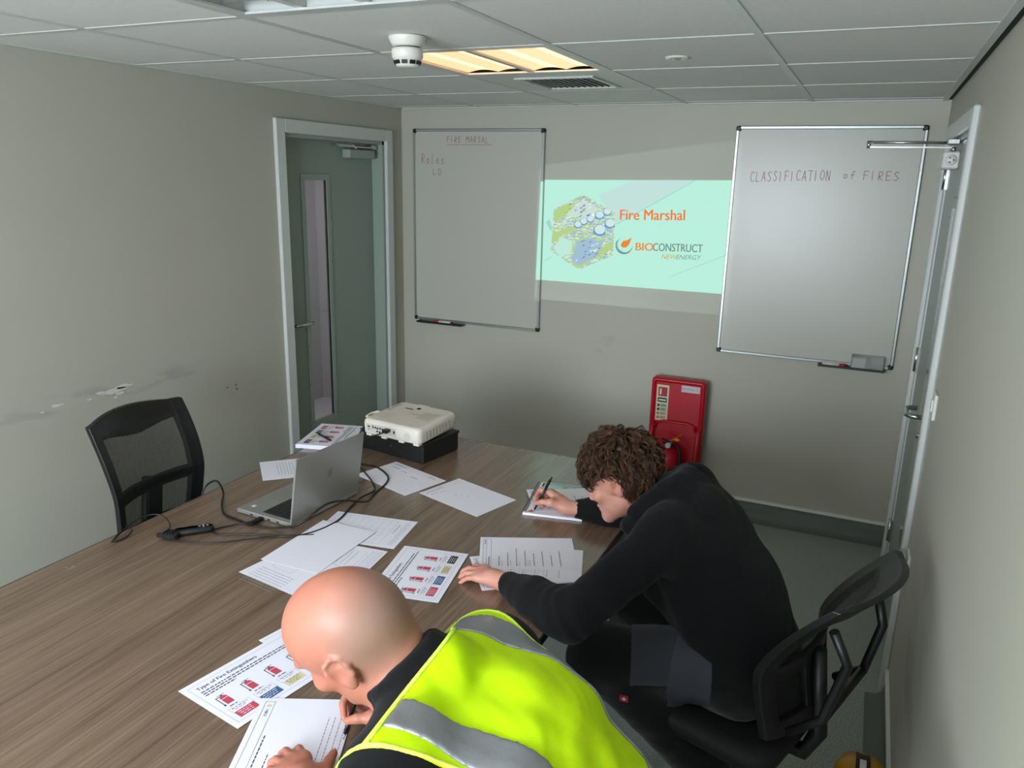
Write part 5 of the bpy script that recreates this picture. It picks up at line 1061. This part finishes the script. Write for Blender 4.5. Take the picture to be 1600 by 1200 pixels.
def patch(c, nx, nz, w, parent):
    c = Vector(c); nx = Vector(nx).normalized(); nz = Vector(nz).normalized(); P = lambda a, b, o=0: c+nx*a+nz*b+nx.cross(nz)*o
    MB().add([P(-w, -w), P(w, -w), P(w, w), P(-w, w)], [(0, 1, 2, 3)]).build('logo_patch', mat('patch_red', '#9d1a22', .6), parent, True)
    e = MB(); o = .0008
    e.add([P(-w*.32, -w*.35, o), P(0, -w*.62, o), P(w*.32, -w*.35, o), P(w*.42, 0, o), P(w*.16, w*.28, o), P(.0, w*.62, o), P(-w*.16, w*.28, o), P(-w*.42, 0, o)], [tuple(range(8))]); e.add([P(-w*.75, -w*.02, o), P(-w*.4, -w*.12, o), P(-w*.4, w*.05, o)], [(0, 1, 2)]); e.add([P(w*.75, -w*.02, o), P(w*.4, -w*.12, o), P(w*.4, w*.05, o)], [(0, 2, 1)]); e.build('logo_emblem', mat('patch_white', '#d9c8c8', .6), parent, True)
yy = -2.75
while tsdf(A3([[2.312, yy, .497]]))[0] > .0012 and yy < -2.4: yy += .001
patch((2.312, yy-.003, .497), (1, .0, .04), (.04, -.18, 1), .0125, yo)
def shoe(A_, d, parent):
    d = unit((d[0], d[1], 0)); A_ = A3(A_); s = [cone(A_+A3((0, 0, -.03)), A_-d*.03+A3((0, 0, -.05)), .045, .04, .03), cone(A_-d*.03+A3((0, 0, -.06)), A_+d*.14+A3((0, 0, -.065)), .038, .036, .03), cone(A_, A_+d*.10+A3((0, 0, -.055)), .042, .038, .03)]
    zb = A_[2]-.098
    implicit('shoe', SDF(s, lambda P, q: np.maximum(q, zb-P[:, 2])), .006, SOLE, parent)
shoe(NL+A3((.01, 0, -.03)), (-.6, -.1, 0), yo); shoe(NR+A3((.01, 0, -.02)), (-.6, -.1, 0), yo)
# hair ---------------------------------------------------------------
def hairmat():
    m = mat('brown_hair', '#3d291c', .5, spec=.3); N, L = nodes(m); b = N['Principled BSDF']; at = N.new('ShaderNodeAttribute'); at.attribute_name = 'tone'; cr = N.new('ShaderNodeValToRGB'); e = cr.color_ramp.elements; e[0].color = lin('#261810'); e[1].color = lin('#6b4a32'); L.new(at.outputs['Fac'], cr.inputs[0]); L.new(cr.outputs[0], b.inputs['Base Color']); return m
HM = hairmat(); rng = np.random.default_rng(11)
hairline = lambda q: q[:, 2] > np.where(q[:, 1] > .03, .045+(q[:, 1]-.03)*.5, np.where(q[:, 1] > -.03, .032-.35*np.maximum(0, -q[:, 1]), -.055))
cap_ops = [ell(Wy(0, -.012, .045), (.088, .109, .097), My, .02), ell(Wy(0, -.030, .020), (.082, .092, .080), My, .03), ell(Wy(0, .040, .075), (.074, .062, .052), My, .03)]
def cappost(P, d):
    q = (P-Oy)@My; zl = np.where(q[:, 1] > .03, .040+(q[:, 1]-.03)*.45, np.where(q[:, 1] > -.02, .036, .034+(q[:, 1]+.02)*1.75)); zl = np.maximum(zl, -.055)
    d = d+.004*np.sin(q[:, 0]*130+3*np.sin(q[:, 2]*60))*np.sin(q[:, 1]*110+2*np.sin(q[:, 0]*70)); dd = np.maximum(d, (zl-q[:, 2])*.8); return dd
hair = implicit('hair', SDF(cap_ops, cappost), .0045, HM, yo, lambda V: {'tone': np.full(len(V), .05)})
def strands(N_cl, per):
    Vs = []; Qs = []; T = []; base = 0; crown = np.array([.005, -.055, .10]); n = 15; k = 4
    cnt = 0; tries = 0
    while cnt < N_cl and tries < 20000:
        tries += 1
        u = rng.normal(size=3); u /= np.linalg.norm(u)
        if u[2] < -.75: continue
        p0 = np.array([0, -.014, .042])+u*np.array([.086, .106, .094])
        zl = .048+(p0[1]-.03)*.5 if p0[1] > .03 else (.046 if p0[1] > -.022 else max(-.055, .034+(p0[1]+.02)*2.2))
        if p0[2] < zl or (p0[2] < (.040 if p0[1] > .016 else .056) and abs(p0[0]) > .05 and -.036 < p0[1] < .045): continue
        cnt += 1
        nrm = u/np.array([.086, .106, .094]); nrm /= np.linalg.norm(nrm); flow = p0-crown; flow -= nrm*(flow@nrm); flow /= (np.linalg.norm(flow)+1e-6)
        flow = flow+np.array([0, .25 if p0[1] > 0 else 0, -.35])+rng.normal(size=3)*.28; flow -= nrm*(flow@nrm); flow /= np.linalg.norm(flow); side = np.cross(nrm, flow)
        Lh = rng.uniform(.045, .085)*(1.1 if p0[1] > .03 else (.85 if p0[1] > -.05 else .8))*(.72 if abs(p0[0]) > .06 and -.04 < p0[1] < .03 and p0[2] < .08 else 1); lift = rng.uniform(.008, .027); cr = rng.uniform(.004, .0085); fq = rng.uniform(1.2, 2.4)*2*math.pi; ph = rng.uniform(0, 6.3); tone = rng.uniform(.05, .75)
        for s_ in range(per):
            o1, o2 = rng.normal(size=2)*.0028; rad = rng.uniform(.0007, .0013); pts = []
            for i in range(n):
                t = i/(n-1); c = p0+flow*Lh*t; q = (c-np.array([0, -.014, .042]))/np.array([.086, .106, .094]); ql = np.linalg.norm(q)
                c = np.array([0, -.014, .042])+q/ql*np.array([.086, .106, .094])*1.0; nn = q/np.array([.086, .106, .094]); nn /= np.linalg.norm(nn)
                amp = cr*(.3+.9*t); c = c+nn*(lift*math.sin(t*2.2)**.8+.002+o2+amp*.6*math.cos(fq*t+ph))+side*(amp*math.sin(fq*t+ph)+o1*(1-.3*t)); pts.append(Oy+My@c)
            pts = np.array(pts); tg = np.gradient(pts, axis=0); tg /= np.linalg.norm(tg, axis=1)[:, None]; uu = np.cross(tg, My@nrm+1e-4); uu /= (np.linalg.norm(uu, axis=1)[:, None]+1e-9); ww = np.cross(tg, uu)
            rs = rad*(1-.75*np.linspace(0, 1, n)**2)
            R4 = [pts+(uu*math.cos(a)+ww*math.sin(a))*rs[:, None] for a in (0, 1.57, 3.14, 4.71)]; V = np.stack(R4, 1).reshape(-1, 3); idx = np.arange(n-1)[:, None]*k+np.arange(k)[None]; nx = np.arange(n-1)[:, None]*k+(np.arange(k)[None]+1) % k
            Q = np.stack([idx, nx, nx+k, idx+k], -1).reshape(-1, 4)+base; Vs.append(V); Qs.append(Q); T.append(np.full(len(V), np.clip(tone+rng.normal()*.08, 0, 1))); base += len(V)
    return np.concatenate(Vs), np.concatenate(Qs), np.concatenate(T)
V, Q, T = strands(680, 7); st_ = np_mesh('hair_strands', V, Q, HM, yo, {'tone': T}); st_['kind'] = 'stuff'
pen('black ballpoint pen held in the right hand of the young man', (1.8165, -2.064, TZ+.0125), (1.851, -1.982, TZ+.121))
# ================================================================== man in the hi-vis vest
vm = thing('person', 'bald man in a bright yellow hi-vis vest, bent over his paper in the foreground', 'person', (2.50, -3.40, 0))
Mv = frame3((-.821, -.046, -.569), (-.524, -.334, .783)); Ov = A3((2.052, -3.431, 1.109)); SV = 1.03
ho, Wv = head_ops(Ov, Mv, SV)
C7 = A3((2.195, -3.415, 1.068)); SL = A3((2.235, -3.600, 1.010)); SR = A3((2.215, -3.215, .985)); EL = A3((2.19, -3.665, .795)); WL = A3((1.965, -3.462, .779)); ER = A3((2.27, -3.11, .79)); WR = A3((2.0, -3.222, .785))
CH = A3((2.335, -3.395, .93)); MI = A3((2.46, -3.37, .79)); PE = A3((2.54, -3.35, .60)); ab = unit(PE-C7); lat = unit(SR-SL); lat = unit(lat-ab*(lat@ab)); nb_ = np.cross(ab, lat)
if nb_[2] < 0: nb_ = -nb_
hl2 = hand_pts(WL, (-.905, .42, .02), (0, 0, 1), 'L', [(16, 34, 22), (14, 30, 22), (14, 30, 22), (16, 32, 20)], spread=(10, 3, -5, -14), s=1.0, thumb=((.020, .020, -.006), (.046, .046, -.012), (.066, .068, -.014), (.082, .086, -.016)))
c_, s_ = math.cos(R(24)), math.sin(R(24)); Rz = np.array([[c_, -s_, 0], [s_, c_, 0], [0, 0, 1]]); W0 = fr_['W']; tfm = lambda p: WR+Rz@(p-W0)
fr2 = dict(W=WR, F=[[tfm(p) for p in P] for P in fr_['F']], T=[tfm(p) for p in fr_['T']])
bo = list(ho)+[cone(Wv(0, -.030, -.035), C7-nb_*.03, .060, .045, .03), cone(Wv(0, -.045, -.01), C7-nb_*.025, .052, .036, .03), cone(Wv(0, .01, -.06), C7-nb_*.08, .048, .05, .03), cone(Wv(0, -.060, -.015), Wv(.0, -.066, -.035), .028, .028, .02), cone(C7-nb_*.05, SL, .04, .05, .04), cone(C7-nb_*.05, SR, .04, .05, .04), cone(C7-nb_*.05, CH, .04, .10, .05), cone(CH, PE, .11, .12, .06)]
for S_, E_, W_a in ((SL, EL, WL), (SR, ER, WR)): bo += [cone(S_, E_, .052, .044, .03), cone(E_, E_*.35+W_a*.65, .044, .034, .03), cone(E_*.35+W_a*.65, W_a, .034, .026, .02)]
bo += hand_ops(hl2, 1.06)+hand_ops(fr2, 1.0)
def v_attr(V):
    q = ((V-Ov)@Mv)/SV; ear = np.exp(-((np.abs(q[:, 0])-.088)/.014)**2)*np.exp(-((q[:, 1]+.01)/.025)**2)*np.exp(-((q[:, 2]-.003)/.035)**2)
    inh = np.linalg.norm(q-A3((0, -.01, .02)), axis=1) < .16
    zl = np.where(q[:, 1] > 0, .02+q[:, 1]*.2, -.03); up = 1/(1+np.exp(-(q[:, 2]-zl)/.014)); top = 1/(1+np.exp((q[:, 2]+q[:, 1]*.6-.045)/.020)); back = 1/(1+np.exp((q[:, 1]+.01)/.018))
    st = up*np.clip(top, 0, 1)*back*inh; kn = sum(np.exp(-(np.linalg.norm(V-P[1], axis=1)/.012)**2) for P in hl2['F'])*.4
    return {'stubble': st*.9, 'flush': np.clip(ear*.5+kn, 0, 1)}
vpostb = lambda P, d: d+(.0012*np.sin(((P-Ov)@Mv)[:, 2]*170))*np.exp(-(np.linalg.norm(P-Wv(0, -.085, -.045), axis=1)/.035)**2)
implicit('body', SDF(bo, vpostb), .0034, SK2, vm, v_attr, it=2)
for P in hl2['F']: nail('fingernail', P, (-.3, .1, 1), .0072, vm, NAIL)
nail('fingernail', hl2['T'], (0, 0, 1), .0085, vm, NAIL)
eyes(Wv, Mv, vm)
tor = [cone(C7-nb_*.03+ab*.02, SL, .070, .072, .05), cone(C7-nb_*.03+ab*.02, SR, .070, .072, .05), cone(SL+ab*.02, CH-lat*.10, .075, .125, .06), cone(SR+ab*.02, CH+lat*.055, .075, .118, .06), cone(CH-lat*.10, MI-lat*.10, .125, .13, .05), cone(CH+lat*.055, MI+lat*.03, .118, .118, .05), cone(CH, MI, .14, .145, .05), cone(MI-lat*.09, PE-lat*.08, .13, .135, .05), cone(MI+lat*.03, PE+lat*.05, .118, .13, .05)]
sw = list(tor)+[cone(SL, EL, .072, .062, .04), cone(EL, EL*.3+WL*.7, .060, .045, .03), cone(SR, ER, .070, .060, .04), cone(ER, ER*.3+WR*.7, .058, .044, .03)]
# stand-up collar
hc = C7*.45+Wv(0, -.03, -.04)*.55-nb_*.012; ax = unit(C7+ab*.06-nb_*.02-Wv(0, -.02, -.02)); e1 = unit(nb_-ax*(nb_@ax)); e2 = np.cross(ax, e1); ring = []
for k in range(21):
    a = 2*math.pi*k/20; ring.append(hc+ax*(.006+.010*math.cos(a))+(e1*math.cos(a)*.064+e2*math.sin(a)*.070))
sw.append(cone(hc+ax*.028, C7-nb_*.018, .062, .072, .02))
for i in range(20): sw += [cone(ring[i], ring[i+1], .0125, .0125, .006), cone(ring[i]+ax*.018, ring[i+1]+ax*.018, .014, .014, .008), cone(ring[i]+ax*.036, ring[i+1]+ax*.036, .018, .018, .016)]
sw.append(cone(WL*.9+EL*.1, WL+(WL-EL)*.2, .028, .03, .004, 's')); sw.append(cone(WR*.9+ER*.1, WR+(WR-ER)*.2, .028, .03, .004, 's'))
implicit('sweater', SDF(sw, lambda P, d: d+wrinkle(P, 34, .0028, .9)+wrinkle(P, 80, .0009)), .0055, SWE, vm)
# vest
def vl(P): return (P-C7)@lat, (P-C7)@ab, (P-C7)@nb_
midl = float((((SL+SR)/2)-C7)@lat)
def vwr(P):
    l, s, h = vl(P); return .0042*np.sin(s*30+l*16+2.2*np.sin(l*17+1))*np.sin(l*21-s*9+1.7*np.sin(s*23))+.0030*np.sin(l*46+s*24+2.6*np.sin(s*15))*np.clip(s*6, 0, 1)+wrinkle(P, 70, .0009, .2)
def vcut(P):
    l, s, h = vl(P); l = l-midl
    arm = np.minimum(.213-np.abs(l)-.030*np.exp(-((s-.09)/.07)**2), 9)         # armhole edge
    below = 1/(1+np.exp(-(s-.235)/.012)); arm = arm+below*.4
    nx = (P-hc)@ax; neck = np.maximum(nx-.030-.4*np.clip(-(P-hc)@e1-.04, 0, 1), np.linalg.norm(np.stack([(P-hc)@e1, (P-hc)@e2], 1), axis=1)-.22)   # round neck, opening to the front
    return np.maximum(np.maximum(-arm, -neck), s-.60)
def vpost(P, d): return np.maximum(np.maximum(d+vwr(P)-.0, -(d+vwr(P)+.013)), vcut(P)*.9)
tor = tor+[cone(hc+ax*.020, C7-nb_*.014, .070, .080, .02)]
vs = SDF(tor, vpost, off=.013); vest = implicit('hi_vis_vest', vs, .0038, VEST, vm)
def bandpost(reg):
    def f(P, d):
        d = d+vwr(P); return np.maximum(np.maximum(d-.0042, -(d+.006)), np.maximum(reg(P), vcut(P)*.9+.004))
    return f
def rs_(sg):
    def f(P): l, s, h = vl(P); l = (l-midl)*sg; return np.maximum(np.abs(l-(.146-.03*np.clip(s-.05, 0, .3)))-.032, s-.345)
    return f
implicit('reflective_shoulder_band', SDF(tor, bandpost(rs_(-1)), off=.013), .0036, BAND, vm); implicit('reflective_shoulder_band', SDF(tor, bandpost(rs_(1)), off=.013), .0036, BAND, vm)
implicit('reflective_waist_band', SDF(tor, bandpost(lambda P: np.abs(vl(P)[1]-.372)-.027), off=.013), .0036, BAND, vm)
def edgepost(P, d):
    d = d+vwr(P); return np.sqrt(np.maximum(np.abs(d+.001), 0)**2+(vcut(P)+.001)**2)-.0038
implicit('vest_piping', SDF(tor, edgepost, off=.013), .0025, PIPE, vm)
TH = [(A3((2.52, -3.44, .58)), A3((2.10, -3.50, .575)), A3((2.16, -3.52, .13))), (A3((2.52, -3.26, .58)), A3((2.10, -3.20, .575)), A3((2.12, -3.18, .13)))]
to = [cone(TH[0][0], TH[1][0], .12, .12, .05)]
for a, b, c in TH: to += [cone(a, b, .10, .075, .04), cone(b, c, .075, .055, .03)]
implicit('trousers', SDF(to, lambda P, d: d+wrinkle(P, 32, .003, 1.1)), .008, TRO, vm)
for a, b, c in TH: shoe(c+A3((0, 0, -.03)), (-1, 0, 0), vm)
pen('black pen held in the right hand of the bald man, mostly hidden behind his jaw', tuple(tfm(A3((1.8165, -2.064, TZ+.0125)))+A3((0, 0, -.006))), tuple(tfm(A3((1.851, -1.982, TZ+.121)))))
